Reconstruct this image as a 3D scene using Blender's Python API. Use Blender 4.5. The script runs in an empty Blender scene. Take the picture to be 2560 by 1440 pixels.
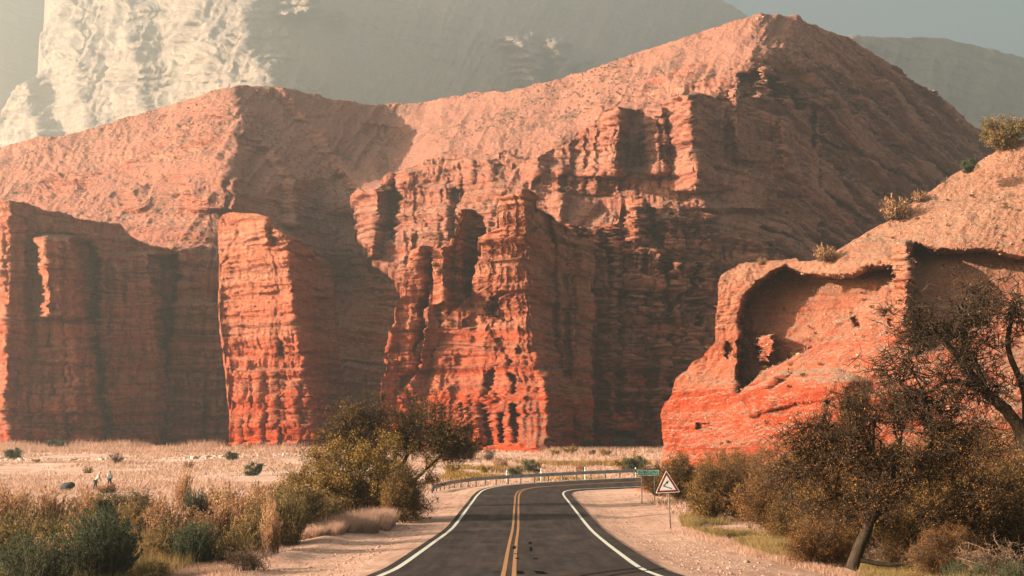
import bpy, math, random
import numpy as np
from mathutils import Vector, Matrix

# ------------------------------------------------------------------ camera, sky, sun, exposure
scn = bpy.context.scene
COL = scn.collection
F = 3200.0                    # focal length in photograph pixels (2560 wide)
PITCH = math.radians(6.95)
CAMZ = 4.0
cam_d = bpy.data.cameras.new('camera'); cam = bpy.data.objects.new('camera', cam_d); COL.objects.link(cam)
cam_d.sensor_width = 36.0; cam_d.lens = 36.0 * F / 2560.0
cam_d.clip_start = 0.5; cam_d.clip_end = 12000
cam.location = (0, 0, CAMZ); cam.rotation_euler = (math.radians(90) + PITCH, 0, 0)
scn.camera = cam

SUN_EL, SUN_AZ = 15.5, 256.0      # azimuth measured from +Y towards +X
el, az = math.radians(SUN_EL), math.radians(SUN_AZ)
SUNDIR = Vector((math.sin(az) * math.cos(el), math.cos(az) * math.cos(el), math.sin(el)))   # towards the sun
sd = bpy.data.lights.new('sun', 'SUN'); sd.energy = 5.0; sd.angle = math.radians(0.5); sd.color = (1.0, 0.83, 0.66)
so = bpy.data.objects.new('sun', sd); COL.objects.link(so)
so.rotation_euler = SUNDIR.to_track_quat('Z', 'Y').to_euler(); so.location = (-60, 0, 80)

w = bpy.data.worlds.new('World'); scn.world = w; w.use_nodes = True
wt = w.node_tree; wt.nodes.clear()
sky = wt.nodes.new('ShaderNodeTexSky'); sky.sky_type = 'NISHITA'; sky.sun_disc = False
sky.sun_elevation = el; sky.sun_rotation = az; sky.altitude = 1500; sky.air_density = 1.0; sky.dust_density = 6.0; sky.ozone_density = 0.6
mul = wt.nodes.new('ShaderNodeMix'); mul.data_type = 'RGBA'; mul.blend_type = 'MULTIPLY'; mul.inputs[0].default_value = 1.0
mul.inputs[7].default_value = (1.0, 0.96, 0.72, 1)
bg = wt.nodes.new('ShaderNodeBackground'); bg.inputs[1].default_value = 0.068
wo = wt.nodes.new('ShaderNodeOutputWorld')
wt.links.new(sky.outputs[0], mul.inputs[6]); wt.links.new(mul.outputs[2], bg.inputs[0]); wt.links.new(bg.outputs[0], wo.inputs[0])
vs = scn.view_settings; vs.view_transform = 'Standard'; vs.look = 'None'; vs.gamma = 1.0; vs.exposure = 1.93; vs.use_curve_mapping = False
scn.cycles.use_denoising = True
scn.cycles.max_bounces = 6; scn.cycles.diffuse_bounces = 1; scn.cycles.glossy_bounces = 2
scn.cycles.transparent_max_bounces = 8; scn.cycles.volume_bounces = 0

# ------------------------------------------------------------------ helpers
cp, sp = math.cos(PITCH), math.sin(PITCH)
def P(px, py, d):
    """the point seen at photograph position (px, py) whose distance along +Y is d"""
    px = np.asarray(px, float); py = np.asarray(py, float); d = np.asarray(d, float)
    u = (px - 1280.0) / F; v = (720.0 - py) / F
    ry = cp - v * sp; rz = sp + v * cp
    k = d / ry
    return np.stack([u * k, d + 0 * k, CAMZ + rz * k], -1)

def hsh(ix, iy, iz, seed):
    h = (ix * 374761393 + iy * 668265263 + iz * 2147483647 + seed * 1274126177) & 0xFFFFFFFF
    h = ((h ^ (h >> 13)) * 1274126177) & 0xFFFFFFFF
    h = ((h ^ (h >> 16)) * 2246822519) & 0xFFFFFFFF
    return ((h ^ (h >> 15)) & 0xFFFFFF) / 8388607.5 - 1.0
def vnoise(x, y, z, seed=0):
    xi = np.floor(x).astype(np.int64); yi = np.floor(y).astype(np.int64); zi = np.floor(z).astype(np.int64)
    fx, fy, fz = x - xi, y - yi, z - zi
    fx = fx * fx * (3 - 2 * fx); fy = fy * fy * (3 - 2 * fy); fz = fz * fz * (3 - 2 * fz)
    r = 0
    for dx in (0, 1):
        wx = fx if dx else 1 - fx
        for dy in (0, 1):
            wy = fy if dy else 1 - fy
            for dz in (0, 1):
                wz = fz if dz else 1 - fz
                r = r + wx * wy * wz * hsh(xi + dx, yi + dy, zi + dz, seed)
    return r
def fbm(x, y, z, oct=4, seed=0, gain=0.5):
    a, s, r = 1.0, 0.0, 0
    for o in range(oct):
        r = r + a * vnoise(x * 2 ** o + 17.3 * o, y * 2 ** o + 5.1 * o, z * 2 ** o, seed + o); s += a; a *= gain
    return r / s
def ridged(x, y, z, oct=4, seed=0):
    a, s, r = 1.0, 0.0, 0
    for o in range(oct):
        r = r + a * (1 - 2 * np.abs(vnoise(x * 2 ** o + 7.7 * o, y * 2 ** o, z * 2 ** o, seed + o))); s += a; a *= 0.5
    return r / s
def smooth(a, b, x):
    t = np.clip((x - a) / (b - a), 0, 1); return t * t * (3 - 2 * t)

def mesh_np(name, V, faces, mat, parent=None, smooth_sh=False, kind=None, label=None, cat=None, group=None):
    """V (n,3); faces: one (m,k) array or a list of such arrays (k = 3 or 4)"""
    V = np.asarray(V, np.float32).reshape(-1, 3)
    fl = faces if isinstance(faces, list) else [faces]
    fl = [np.asarray(f, np.int64) for f in fl if len(f)]
    me = bpy.data.meshes.new(name)
    me.vertices.add(len(V)); me.vertices.foreach_set('co', V.ravel())
    loops = np.concatenate([f.ravel() for f in fl]).astype(np.int32)
    tot = np.concatenate([np.full(len(f), f.shape[1]) for f in fl]).astype(np.int32)
    st = np.concatenate([[0], np.cumsum(tot)[:-1]]).astype(np.int32)
    me.loops.add(len(loops)); me.loops.foreach_set('vertex_index', loops)
    me.polygons.add(len(tot)); me.polygons.foreach_set('loop_start', st); me.polygons.foreach_set('loop_total', tot)
    me.update(calc_edges=True)
    if smooth_sh: me.polygons.foreach_set('use_smooth', np.ones(len(tot), bool))
    me.materials.append(mat)
    return link(name, me, parent, kind, label, cat, group)
def link(name, me, parent=None, kind=None, label=None, cat=None, group=None):
    o = bpy.data.objects.new(name, me); COL.objects.link(o)
    if parent is not None: o.parent = parent
    tag(o, label, cat, group, kind)
    return o
def tag(o, label=None, cat=None, group=None, kind=None):
    if label: o['label'] = label
    if cat: o['category'] = cat
    if group: o['group'] = group
    if kind: o['kind'] = kind
def empty(name, loc, label, cat, group=None, rz=0.0, scale=1.0):
    o = bpy.data.objects.new(name, None); COL.objects.link(o); o.location = loc; o.rotation_euler = (0, 0, rz)
    o.scale = (scale,) * 3 if not hasattr(scale, '__len__') else scale
    tag(o, label, cat, group); return o
def copy_tree(o, parent=None):
    c = o.copy(); COL.objects.link(c); c.parent = parent
    for ch in [k for k in bpy.data.objects if k.parent == o]:
        copy_tree(ch, c)
    return c
def grid_faces(ny, nx, off=0):
    i = np.arange(ny - 1)[:, None] * nx + np.arange(nx - 1)[None, :] + off
    i = i.ravel()
    return np.stack([i, i + nx, i + nx + 1, i + 1], 1)

# ------------------------------------------------------------------ materials
def new_mat(name, rough=0.9, spec=0.2):
    m = bpy.data.materials.new(name); m.use_nodes = True
    nt = m.node_tree; b = nt.nodes['Principled BSDF']
    b.inputs['Roughness'].default_value = rough; b.inputs['Specular IOR Level'].default_value = spec
    return m, nt, b
def N(nt, t, **k):
    n = nt.nodes.new(t)
    for a, v in k.items(): setattr(n, a, v)
    return n
def noise(nt, vec, scale, detail=4, rough=0.55, mapscale=None):
    if mapscale:
        mp = N(nt, 'ShaderNodeMapping'); mp.inputs['Scale'].default_value = mapscale
        nt.links.new(vec, mp.inputs[0]); vec = mp.outputs[0]
    n = N(nt, 'ShaderNodeTexNoise'); n.inputs['Scale'].default_value = scale; n.inputs['Detail'].default_value = detail
    n.inputs['Roughness'].default_value = rough
    nt.links.new(vec, n.inputs['Vector']); return n.outputs[0]
def ramp(nt, fac, stops, interp='LINEAR'):
    r = N(nt, 'ShaderNodeValToRGB'); r.color_ramp.interpolation = interp
    while len(r.color_ramp.elements) < len(stops): r.color_ramp.elements.new(0.5)
    for e, (p, c) in zip(r.color_ramp.elements, stops):
        e.position = p; e.color = (*c, 1) if len(c) == 3 else c
    if fac is not None: nt.links.new(fac, r.inputs[0])
    return r.outputs[0]
def mixc(nt, fac, a, b, mode='MIX'):
    m = N(nt, 'ShaderNodeMix', data_type='RGBA', blend_type=mode)
    for s, v in ((0, fac), (6, a), (7, b)):
        if isinstance(v, (int, float)): m.inputs[s].default_value = v
        elif isinstance(v, tuple): m.inputs[s].default_value = (*v, 1)
        else: nt.links.new(v, m.inputs[s])
    return m.outputs[2]
def mathn(nt, op, a, b=None, c=None, clamp=False):
    m = N(nt, 'ShaderNodeMath', operation=op, use_clamp=clamp)
    for i, v in enumerate((a, b, c)):
        if v is None: continue
        if isinstance(v, (int, float)): m.inputs[i].default_value = v
        else: nt.links.new(v, m.inputs[i])
    return m.outputs[0]
def bump(nt, b, h, strength, dist):
    n = N(nt, 'ShaderNodeBump'); n.inputs['Strength'].default_value = strength; n.inputs['Distance'].default_value = dist
    nt.links.new(h, n.inputs['Height']); nt.links.new(n.outputs[0], b.inputs['Normal'])
def flat_mat(name, col, rough=0.6, spec=0.3, metal=0.0, var=0.15, scale=20):
    m, nt, b = new_mat(name, rough, spec); b.inputs['Metallic'].default_value = metal
    tc = N(nt, 'ShaderNodeTexCoord')
    n = noise(nt, tc.outputs['Object'], scale, 4)
    c = ramp(nt, n, [(0.3, tuple(x * (1 - var) for x in col)), (0.7, tuple(min(1, x * (1 + var)) for x in col))])
    nt.links.new(c, b.inputs['Base Color']); return m

def rock_mat(name, low, high, pale, zlo, zhi, dust, dustlo=0.45, dusthi=0.75, scrub=(0.10, 0.095, 0.055), scrub_amt=0.35, band=0.5, dip=0.0, sc=1.0, dip2=0.0, bandc=0.7, bmp=1.0):
    """banded red rock: low to high colour with height, pale strata, dust and scree where it lies flat"""
    m, nt, b = new_mat(name, 0.95, 0.1)
    g = N(nt, 'ShaderNodeNewGeometry'); pos = g.outputs['Position']
    sx = N(nt, 'ShaderNodeSeparateXYZ'); nt.links.new(pos, sx.inputs[0])
    warp = noise(nt, pos, 0.03 / sc, 3)
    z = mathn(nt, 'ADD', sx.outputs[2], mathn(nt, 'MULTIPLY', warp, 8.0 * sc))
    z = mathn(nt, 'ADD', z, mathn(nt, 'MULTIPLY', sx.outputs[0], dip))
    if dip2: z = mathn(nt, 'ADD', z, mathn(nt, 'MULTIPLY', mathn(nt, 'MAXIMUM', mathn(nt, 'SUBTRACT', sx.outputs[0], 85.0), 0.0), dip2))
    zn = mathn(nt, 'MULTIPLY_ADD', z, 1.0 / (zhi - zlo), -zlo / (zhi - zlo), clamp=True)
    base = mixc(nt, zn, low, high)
    cz = N(nt, 'ShaderNodeCombineXYZ')
    nt.links.new(mathn(nt, 'MULTIPLY', sx.outputs[0], 0.02), cz.inputs[0]); nt.links.new(mathn(nt, 'MULTIPLY', sx.outputs[1], 0.02), cz.inputs[1]); nt.links.new(z, cz.inputs[2])
    b1 = noise(nt, cz.outputs[0], 0.16 / sc, 2); b2 = noise(nt, cz.outputs[0], 0.75 / sc, 3)
    bands = mixc(nt, ramp(nt, b1, [(0.45, (0, 0, 0)), (0.6, (1, 1, 1))]), base, pale)
    col = mixc(nt, band, base, bands)
    dk = ramp(nt, b2, [(0.36, (0.46, 0.40, 0.38)), (0.46, (1, 1, 1)), (0.75, (1.12, 1.08, 1.03))])
    col = mixc(nt, bandc, col, dk, 'MULTIPLY')
    st = noise(nt, pos, 0.9 / sc, 3, 0.6, (1.0, 1.0, 0.10))
    col = mixc(nt, 0.8, col, ramp(nt, st, [(0.3, (0.68, 0.6, 0.55)), (0.55, (1, 1, 1)), (0.8, (1.15, 1.1, 1.05))]), 'MULTIPLY')
    blot = noise(nt, pos, 0.12 / sc, 5, 0.65)
    col = mixc(nt, 0.7, col, ramp(nt, blot, [(0.3, (0.75, 0.7, 0.66)), (0.7, (1.2, 1.14, 1.08))]), 'MULTIPLY')
    b3 = noise(nt, cz.outputs[0], 2.6 / sc, 3, 0.6)
    col = mixc(nt, bandc * 0.85, col, ramp(nt, b3, [(0.36, (0.55, 0.48, 0.45)), (0.46, (1, 1, 1)), (0.62, (1, 1, 1)), (0.72, (1.2, 1.15, 1.1))]), 'MULTIPLY')
    s2 = noise(nt, pos, 2.4 / sc, 3, 0.7, (1.0, 1.0, 0.07))
    col = mixc(nt, 0.75, col, ramp(nt, s2, [(0.34, (0.52, 0.45, 0.42)), (0.46, (1, 1, 1))]), 'MULTIPLY')
    # flat-lying parts: dust, scree and low scrub
    sn = N(nt, 'ShaderNodeSeparateXYZ'); nt.links.new(g.outputs['True Normal'], sn.inputs[0])
    f = mathn(nt, 'ADD', sn.outputs[2], mathn(nt, 'MULTIPLY_ADD', noise(nt, pos, 0.25 / sc, 4), 0.5, -0.25))
    f = ramp(nt, f, [(dustlo, (0, 0, 0)), (dusthi, (1, 1, 1))])
    vo = noise(nt, pos, 0.9 / sc, 4, 0.7)
    dcol = mixc(nt, ramp(nt, vo, [(0.38, (0, 0, 0)), (0.6, (1, 1, 1))]), tuple(x * 0.72 for x in dust), dust)
    sp1 = noise(nt, pos, 0.55 / sc, 5, 0.75); sp2 = noise(nt, pos, 0.045 / sc, 3)
    sf = mathn(nt, 'ADD', sp1, mathn(nt, 'MULTIPLY_ADD', sp2, 0.7, -0.35))
    dcol = mixc(nt, mathn(nt, 'MULTIPLY', ramp(nt, sf, [(0.55, (0, 0, 0)), (0.64, (1, 1, 1))]), scrub_amt), dcol, scrub)
    col = mixc(nt, f, col, dcol)
    nt.links.new(col, b.inputs['Base Color'])
    hb = mathn(nt, 'ADD', noise(nt, pos, 1.3 / sc, 6, 0.75), mathn(nt, 'MULTIPLY', noise(nt, pos, 0.7 / sc, 5, 0.65, (1, 1, 3)), 0.7))
    bump(nt, b, hb, 1.0, bmp * sc)
    return m

def leaf_mat(name, cols, trans=0.25, sc=0.6):
    m, nt, b = new_mat(name, 0.75, 0.15)
    g = N(nt, 'ShaderNodeNewGeometry')
    n = noise(nt, g.outputs['Position'], sc, 3)
    f = mathn(nt, 'ADD', mathn(nt, 'MULTIPLY', g.outputs['Random Per Island'], 0.55), mathn(nt, 'MULTIPLY_ADD', n, 1.2, -0.38), clamp=True)
    k = len(cols) - 1
    c = ramp(nt, f, [(0.15 + 0.7 * i / k, cc) for i, cc in enumerate(cols)])
    nt.links.new(c, b.inputs['Base Color'])
    t = N(nt, 'ShaderNodeBsdfTranslucent'); nt.links.new(c, t.inputs[0])
    mx = N(nt, 'ShaderNodeMixShader'); mx.inputs[0].default_value = trans
    out = nt.nodes['Material Output']
    nt.links.new(b.outputs[0], mx.inputs[1]); nt.links.new(t.outputs[0], mx.inputs[2]); nt.links.new(mx.outputs[0], out.inputs[0])
    return m
def bark_mat(name, c):
    m, nt, b = new_mat(name, 0.9, 0.1)
    g = N(nt, 'ShaderNodeNewGeometry')
    n = noise(nt, g.outputs['Position'], 9, 4, 0.7, (1, 1, 0.3))
    nt.links.new(ramp(nt, n, [(0.3, tuple(x * 0.5 for x in c)), (0.7, tuple(x * 1.4 for x in c))]), b.inputs['Base Color'])
    bump(nt, b, n, 0.8, 0.03); return m

# ------------------------------------------------------------------ rock relief
def itp(tab, x):
    t = sorted(tab); return np.interp(x, [a for a, b in t], [b for a, b in t])
def rbf(ctrl, x, y):
    c = np.array(ctrl, float); pts = c[:, :2] / 1000.0; n = len(c)
    A = np.zeros((n + 3, n + 3)); r = np.linalg.norm(pts[:, None] - pts[None], axis=-1)
    A[:n, :n] = r; A[:n, n] = 1; A[:n, n + 1:] = pts; A[n, :n] = 1; A[n + 1:, :n] = pts.T
    wt_ = np.linalg.solve(A, np.concatenate([c[:, 2], [0, 0, 0]]))
    X, Y = x / 1000.0, y / 1000.0
    o = wt_[n] + wt_[n + 1] * X + wt_[n + 2] * Y
    for i in range(n): o = o + wt_[i] * np.sqrt((X - pts[i, 0]) ** 2 + (Y - pts[i, 1]) ** 2 + 0.004 ** 2)
    return o
def sdf(poly, x, y):
    """signed distance in pixels to a polygon, positive inside"""
    p = np.array(poly, float); d = np.full(x.shape, 1e9); ins = np.zeros(x.shape, bool)
    for i in range(len(p)):
        a, b = p[i], p[(i + 1) % len(p)]
        e = b - a; t = np.clip(((x - a[0]) * e[0] + (y - a[1]) * e[1]) / (e @ e), 0, 1)
        d = np.minimum(d, np.hypot(x - a[0] - t * e[0], y - a[1] - t * e[1]))
        c = ((a[1] > y) != (b[1] > y)) & (x < (b[0] - a[0]) * (y - a[1]) / (b[1] - a[1] + 1e-9) + a[0])
        ins ^= c
    return np.where(ins, d, -d)

def layer(name, x0, x1, top, bot, ctrl, mat, ridges=(), holes=(), left=None, right=None, step=2.5, cap=30.0,
          jag=3.0, A_str=0.6, A_fl=0.7, A_fb=1.2, A_big=1.5, sc=1.0, seed=0, wob=6.0, fluteband=None, skirt=-2.0, label=None, post=None, dipx=0.0, A_col=0.0, rill=None, forced=None, dip2=0.0, A_blk=0.35, flat=True, dsc=1.0, outcrop=0.0, sdy=-0.5):
    nx = int((x1 - x0) / step) + 1
    xs = np.linspace(x0, x1, nx)
    yt = itp(top, xs) + jag * (fbm(xs * 0.05, 0 * xs + seed, 0 * xs, 4, seed + 90, 0.65)) * 1.8
    yb = itp(bot, xs)
    ny = int(max(yb - yt) / step) + 1
    t = np.linspace(0, 1, ny)[:, None]
    Y = yt[None] + (yb - yt)[None] * t
    X = np.repeat(xs[None], ny, 0)
    if left or right:
        Lx = itp([(b, a) for a, b in left], Y) if left else np.full(Y.shape, float(x0))
        Rx = itp([(b, a) for a, b in right], Y) if right else np.full(Y.shape, float(x1))
        X = Lx + (X - x0) / (x1 - x0) * (Rx - Lx)
    # irregular outlines for the features
    wx = X + wob * fbm(X * 0.02, Y * 0.03, 0 * X, 4, seed + 5) + wob * 0.7 * vnoise(Y * 0.11, 0 * X + 3, X * 0.004, seed + 6)
    wy = Y + wob * fbm(X * 0.02, Y * 0.02, 0 * X + 9, 4, seed + 7)
    D = rbf(ctrl, X, Y) * dsc
    for rg in ridges:
        line, wl, wr, a = rg[:4]; fade = rg[4] if len(rg) > 4 else 14
        ys = [q[1] for q in line]; xe = np.interp(wy, ys, [q[0] for q in line]) if ys[0] < ys[-1] else None
        dx = wx - xe
        pr = np.where(dx < 0, np.clip(1 + dx / wl, 0, 1), np.clip(1 - dx / wr, 0, 1))
        pr = pr * smooth(ys[0] - fade, ys[0] + 2, wy) * (1 - smooth(ys[-1] - 2, ys[-1] + fade, wy))
        D = D - a * pr
    for h in holes:
        poly, dep = h[:2]; soft = h[2] if len(h) > 2 else 5
        s = sdf(poly, wx, wy); D = D + dep * smooth(-soft * 0.5, soft * 0.5, s)
    Pw = P(X, Y, D)
    gx = np.gradient(Pw, axis=1); gy = np.gradient(Pw, axis=0)
    nrm = np.cross(gx, gy); nrm /= np.linalg.norm(nrm, axis=-1, keepdims=True) + 1e-9
    nrm = np.where((nrm[..., 1:2] > 0), -nrm, nrm)
    steep = 1 - smooth(0.45, 0.75, nrm[..., 2])
    if forced: steep = np.maximum(steep, smooth(forced[0], forced[0] + 80, X) * smooth(forced[1], forced[1] + 60, Y) * 0.9)
    x, y, z = Pw[..., 0] / sc, Pw[..., 1] / sc, Pw[..., 2] / sc
    zz = z + 2.0 * fbm(x * 0.03, y * 0.03, z * 0.03, 2, seed + 11) + dipx * x + dip2 * np.maximum(0, x - 82)
    st = vnoise(x * 0.03, y * 0.03, zz * 0.22, seed + 12) * 1.0 + vnoise(x * 0.06, y * 0.06, zz * 0.7, seed + 13) * 0.6 + vnoise(x * 0.2, y * 0.2, zz * 1.9, seed + 14) * 0.35
    st = np.tanh(st * 3.6)
    uu = x + 0.6 * y + 2.5 * vnoise(x * 0.25, y * 0.25, z * 0.25, seed + 81); zq = zz * 1.0 + 0.8 * vnoise(x * 0.3, y * 0.3, z * 0.3, seed + 82)
    fi = lambda q: np.floor(q).astype(np.int64)
    blk = hsh(fi(uu * 0.33 + 0.37 * hsh(fi(zq * 0.42), fi(0 * zq), fi(0 * zq), seed)), fi(zq * 0.42), fi(0 * zq), seed + 83) + 0.55 * hsh(fi(uu * 0.9), fi(zq * 1.1), fi(0 * zq), seed + 84)
    jn = np.abs(vnoise(uu * 0.28, 0 * uu + 4, zq * 0.05, seed + 85)); joint = -(1 - np.minimum(jn / 0.07, 1.0))
    fl = 1 - np.abs(vnoise(x * 0.45, y * 0.45, z * 0.035, seed + 21)) * 2
    fl = fl * 0.5 + (1 - np.abs(vnoise(x * 1.15 + 9, y * 1.15, z * 0.07, seed + 22)) * 2) * 0.38 + (1 - np.abs(vnoise(x * 2.4 + 3, y * 2.4, z * 0.12, seed + 23)) * 2) * 0.28
    fb = fbm(x * 0.18, y * 0.18, z * 0.18, 5, seed + 31, 0.6)
    bg_ = fbm(x * 0.045, y * 0.045, z * 0.03, 3, seed + 41)
    fw = 1.0
    if fluteband:
        fw = 0.30 + 0.95 * smooth(fluteband[0], fluteband[1], Y); st = st * (1.15 - 0.8 * smooth(fluteband[0], fluteband[1], Y)); blk = blk * (1 - 0.6 * smooth(fluteband[0], fluteband[1], Y)); fb = fb * (1 - 0.55 * smooth(fluteband[0], fluteband[1], Y))
    pit = np.maximum(0, vnoise(x * 0.9, y * 0.9, z * 0.5, seed + 51) - 0.35)
    colm = np.abs(vnoise(x * 0.11, y * 0.11, z * 0.008, seed + 61)); colm = np.minimum(colm / 0.12, 1.0)
    disp = steep * (A_str * st + A_fl * fl * fw - 1.2 * A_str * pit + A_col * (colm - 1) + A_blk * (blk + 1.8 * joint)) + (0.55 + 0.45 * steep) * A_fb * fb + A_big * bg_ + (1 - steep) * 0.25 * vnoise(x * 1.3, y * 1.3, z * 1.3, seed + 52)
    if forced: disp = disp + 2.2 * st * smooth(forced[0], forced[0] + 80, X) * smooth(forced[1], forced[1] + 60, Y)
    if rill:
        ra, rf, sl, asp = rill      # amplitude, frequency per pixel, slant, stretch
        u_ = (X + sl * Y) * rf + 0.45 * fbm(X * 0.006, Y * 0.006, 0 * X, 3, seed + 71); v_ = (Y - sl * X) * rf * asp
        rl = 0; aa = 1.0
        for q_ in range(5):
            rl = rl + aa * (1 - 2 * np.abs(vnoise(u_ * 2.1 ** q_, v_ * 2.1 ** q_ * (1 + 0.35 * q_), 0 * u_, seed + 72 + q_))); aa *= 0.55
        disp = disp + ra * rl * (1 - 0.8 * steep) if ra < 5 else disp + ra / sc * rl
        disp = disp + (1 - steep) * min(ra, 1.2) * 0.55 * fbm(x * 0.5, y * 0.5, z * 0.5, 3, seed + 75, 0.7)
    if outcrop: disp = disp + (1 - steep) * outcrop * (st + 0.6 * blk) * smooth(0.12, 0.4, fbm(x * 0.035, y * 0.035, z * 0.05, 3, seed + 95))
    edge = np.minimum(1, np.minimum(t / 0.01 + 0.3, 1))
    dv = nrm * np.array([1, 1, 0.35])
    Pw = Pw + dv * (disp * sc * edge)[..., None]
    if post is not None: Pw = post(Pw, X, Y)
    # back of the rock: cap the top and the two ends away from the viewer, and stand it on the ground
    def back(q, dz):
        q = q.copy(); k = (q[..., 1] + cap) / q[..., 1]; q[..., 0] *= k; q[..., 1] += cap; q[..., 2] -= dz; return q
    low = Pw[-1].copy(); low[:, 2] = skirt; low[:, 1] += sdy
    V = np.concatenate([back(Pw[0], cap * 0.12)[None], Pw, low[None]], 0)
    V = np.concatenate([back(V[:, :1], 0), V, back(V[:, -1:], 0)], 1)
    ny2, nx2 = V.shape[:2]
    o = mesh_np(name, V.reshape(-1, 3), grid_faces(ny2, nx2), mat, smooth_sh=not flat, kind='structure', label=label)
    return o, Pw

def flutes(xa, xb, step, wl, wr, a, y0, y1, seed, lean=0.0, fade=14):
    r = random.Random(seed); out = []; x = xa + step * r.random()
    while x < xb:
        t0, t1 = y0 + r.uniform(-0.12, 0.2) * (y1 - y0), y1 - r.uniform(0, 0.1) * (y1 - y0); k = r.uniform(0.6, 1.3); d = r.uniform(-0.02, 0.02) + lean
        mid = x + r.uniform(-4, 4)
        out.append(([(x - d * (t1 - t0), t0), (mid, (t0 + t1) / 2), (x + d * (t1 - t0), t1)], wl * k, wr * k, a * r.uniform(0.5, 1.3), fade)); x += step * r.uniform(0.55, 1.5)
    return out
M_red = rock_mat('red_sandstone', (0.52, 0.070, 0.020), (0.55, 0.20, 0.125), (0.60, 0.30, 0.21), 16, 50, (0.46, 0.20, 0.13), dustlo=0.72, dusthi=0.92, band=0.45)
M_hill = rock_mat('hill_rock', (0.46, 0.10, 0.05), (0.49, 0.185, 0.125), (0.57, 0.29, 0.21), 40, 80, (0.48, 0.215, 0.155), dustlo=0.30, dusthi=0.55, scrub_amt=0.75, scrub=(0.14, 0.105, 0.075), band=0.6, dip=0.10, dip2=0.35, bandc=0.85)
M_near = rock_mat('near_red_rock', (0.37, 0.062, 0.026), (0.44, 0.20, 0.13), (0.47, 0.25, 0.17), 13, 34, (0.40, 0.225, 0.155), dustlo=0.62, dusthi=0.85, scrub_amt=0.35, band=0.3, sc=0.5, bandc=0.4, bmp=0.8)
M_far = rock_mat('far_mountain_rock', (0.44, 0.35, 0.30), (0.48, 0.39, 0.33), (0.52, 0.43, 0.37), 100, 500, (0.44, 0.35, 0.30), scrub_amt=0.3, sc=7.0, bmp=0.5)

# --- far mountains
layer('mountain', -110, 700, [(-110, -110), (700, -90)], [(-110, 500), (700, 420)],
      [(-110, 400, 1850), (-110, -200, 2050), (0, 0, 2150), (0, 400, 1950), (300, 0, 2500), (300, 400, 2300), (700, 0, 2800), (700, 400, 2500)],
      M_far, A_str=0, A_fl=0, A_blk=0, A_fb=2.0, A_big=3.0, sc=11, step=8, seed=201, cap=200, dsc=1.3, label='hazy shaded mountain slope behind the pale lit one')
far_l = [(-60, 560), (0, 275), (60, 212), (112, 172), (98, 95), (135, 32), (112, 0), (128, -60), (300, -330)]
layer('mountain', -60, 2100, [(-60, -80), (300, -100), (640, -90), (1200, -100), (1500, -90), (1700, -40), (1780, 0), (1860, 48), (1960, 110), (2100, 190)],
      [(-60, 560), (2100, 420)],
      [(-60, 500, 1550), (0, 280, 1660), (0, 450, 1500), (130, 0, 1880), (150, 300, 1600), (350, 0, 1800), (350, 250, 1560), (350, 420, 1400), (640, 0, 1700), (620, 120, 1540), (680, 210, 1430), (700, 330, 1360),
       (900, 0, 1980), (900, 230, 1720), (1200, 0, 2150), (1200, 230, 1900), (1400, 0, 2290), (1400, 200, 2050), (1700, 0, 2500), (1700, 120, 2350), (1850, 50, 2560), (2100, 190, 2700), (2100, 420, 2500)],
      M_far,
      ridges=[([(640, -150), (615, 120), (690, 215), (700, 300)], 170, 90, 70), ([(300, -100), (330, 120), (380, 330)], 120, 70, 60),
              ([(470, -150), (500, 60), (560, 240)], 90, 60, 45), ([(180, -60), (200, 130), (240, 330)], 80, 60, 50), ([(60, 200), (110, 400)], 90, 50, 50),
              ([(1300, 95), (1330, 150), (1350, 240)], 50, 40, 300, 20), ([(1385, 110), (1410, 160), (1420, 240)], 38, 30, 270, 20), ([(1440, 150), (1462, 195)], 22, 20, 170),
              ([(745, -60), (765, 40)], 60, 30, 200), ([(845, 25), (850, 50)], 22, 20, 130)],
      left=far_l, A_str=0, A_fl=0.0, A_fb=0.7, A_big=0.6, sc=14, step=3.0, seed=211, cap=300, dsc=1.3, wob=22, jag=4, rill=(7, 0.020, 0.5, 0.3), A_blk=0, label='huge hazy mountain with a pale sunlit left flank and smooth shaded right flank')
layer('mountain', 1950, 2800, [(1950, 140), (2050, 105), (2130, 90), (2145, 95), (2200, 97), (2310, 91), (2350, 95), (2430, 110), (2560, 148), (2700, 200), (2800, 330)],
      [(1950, 700), (2800, 700)],
      [(1950, 140, 1650), (1950, 600, 1350), (2130, 90, 1700), (2130, 500, 1450), (2400, 105, 1900), (2400, 400, 1650), (2560, 150, 2020), (2560, 400, 1800), (2800, 330, 2200), (2800, 700, 2000)],
      M_far, A_str=0, A_fl=0.2, A_fb=0.6, A_big=0.8, sc=11, step=4, seed=231, cap=200, dsc=1.3, jag=2.5, rill=(7, 0.012, 0.3, 0.35), A_blk=0, label='dark distant mountain ridge at the far right under the pale sky')

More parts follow.
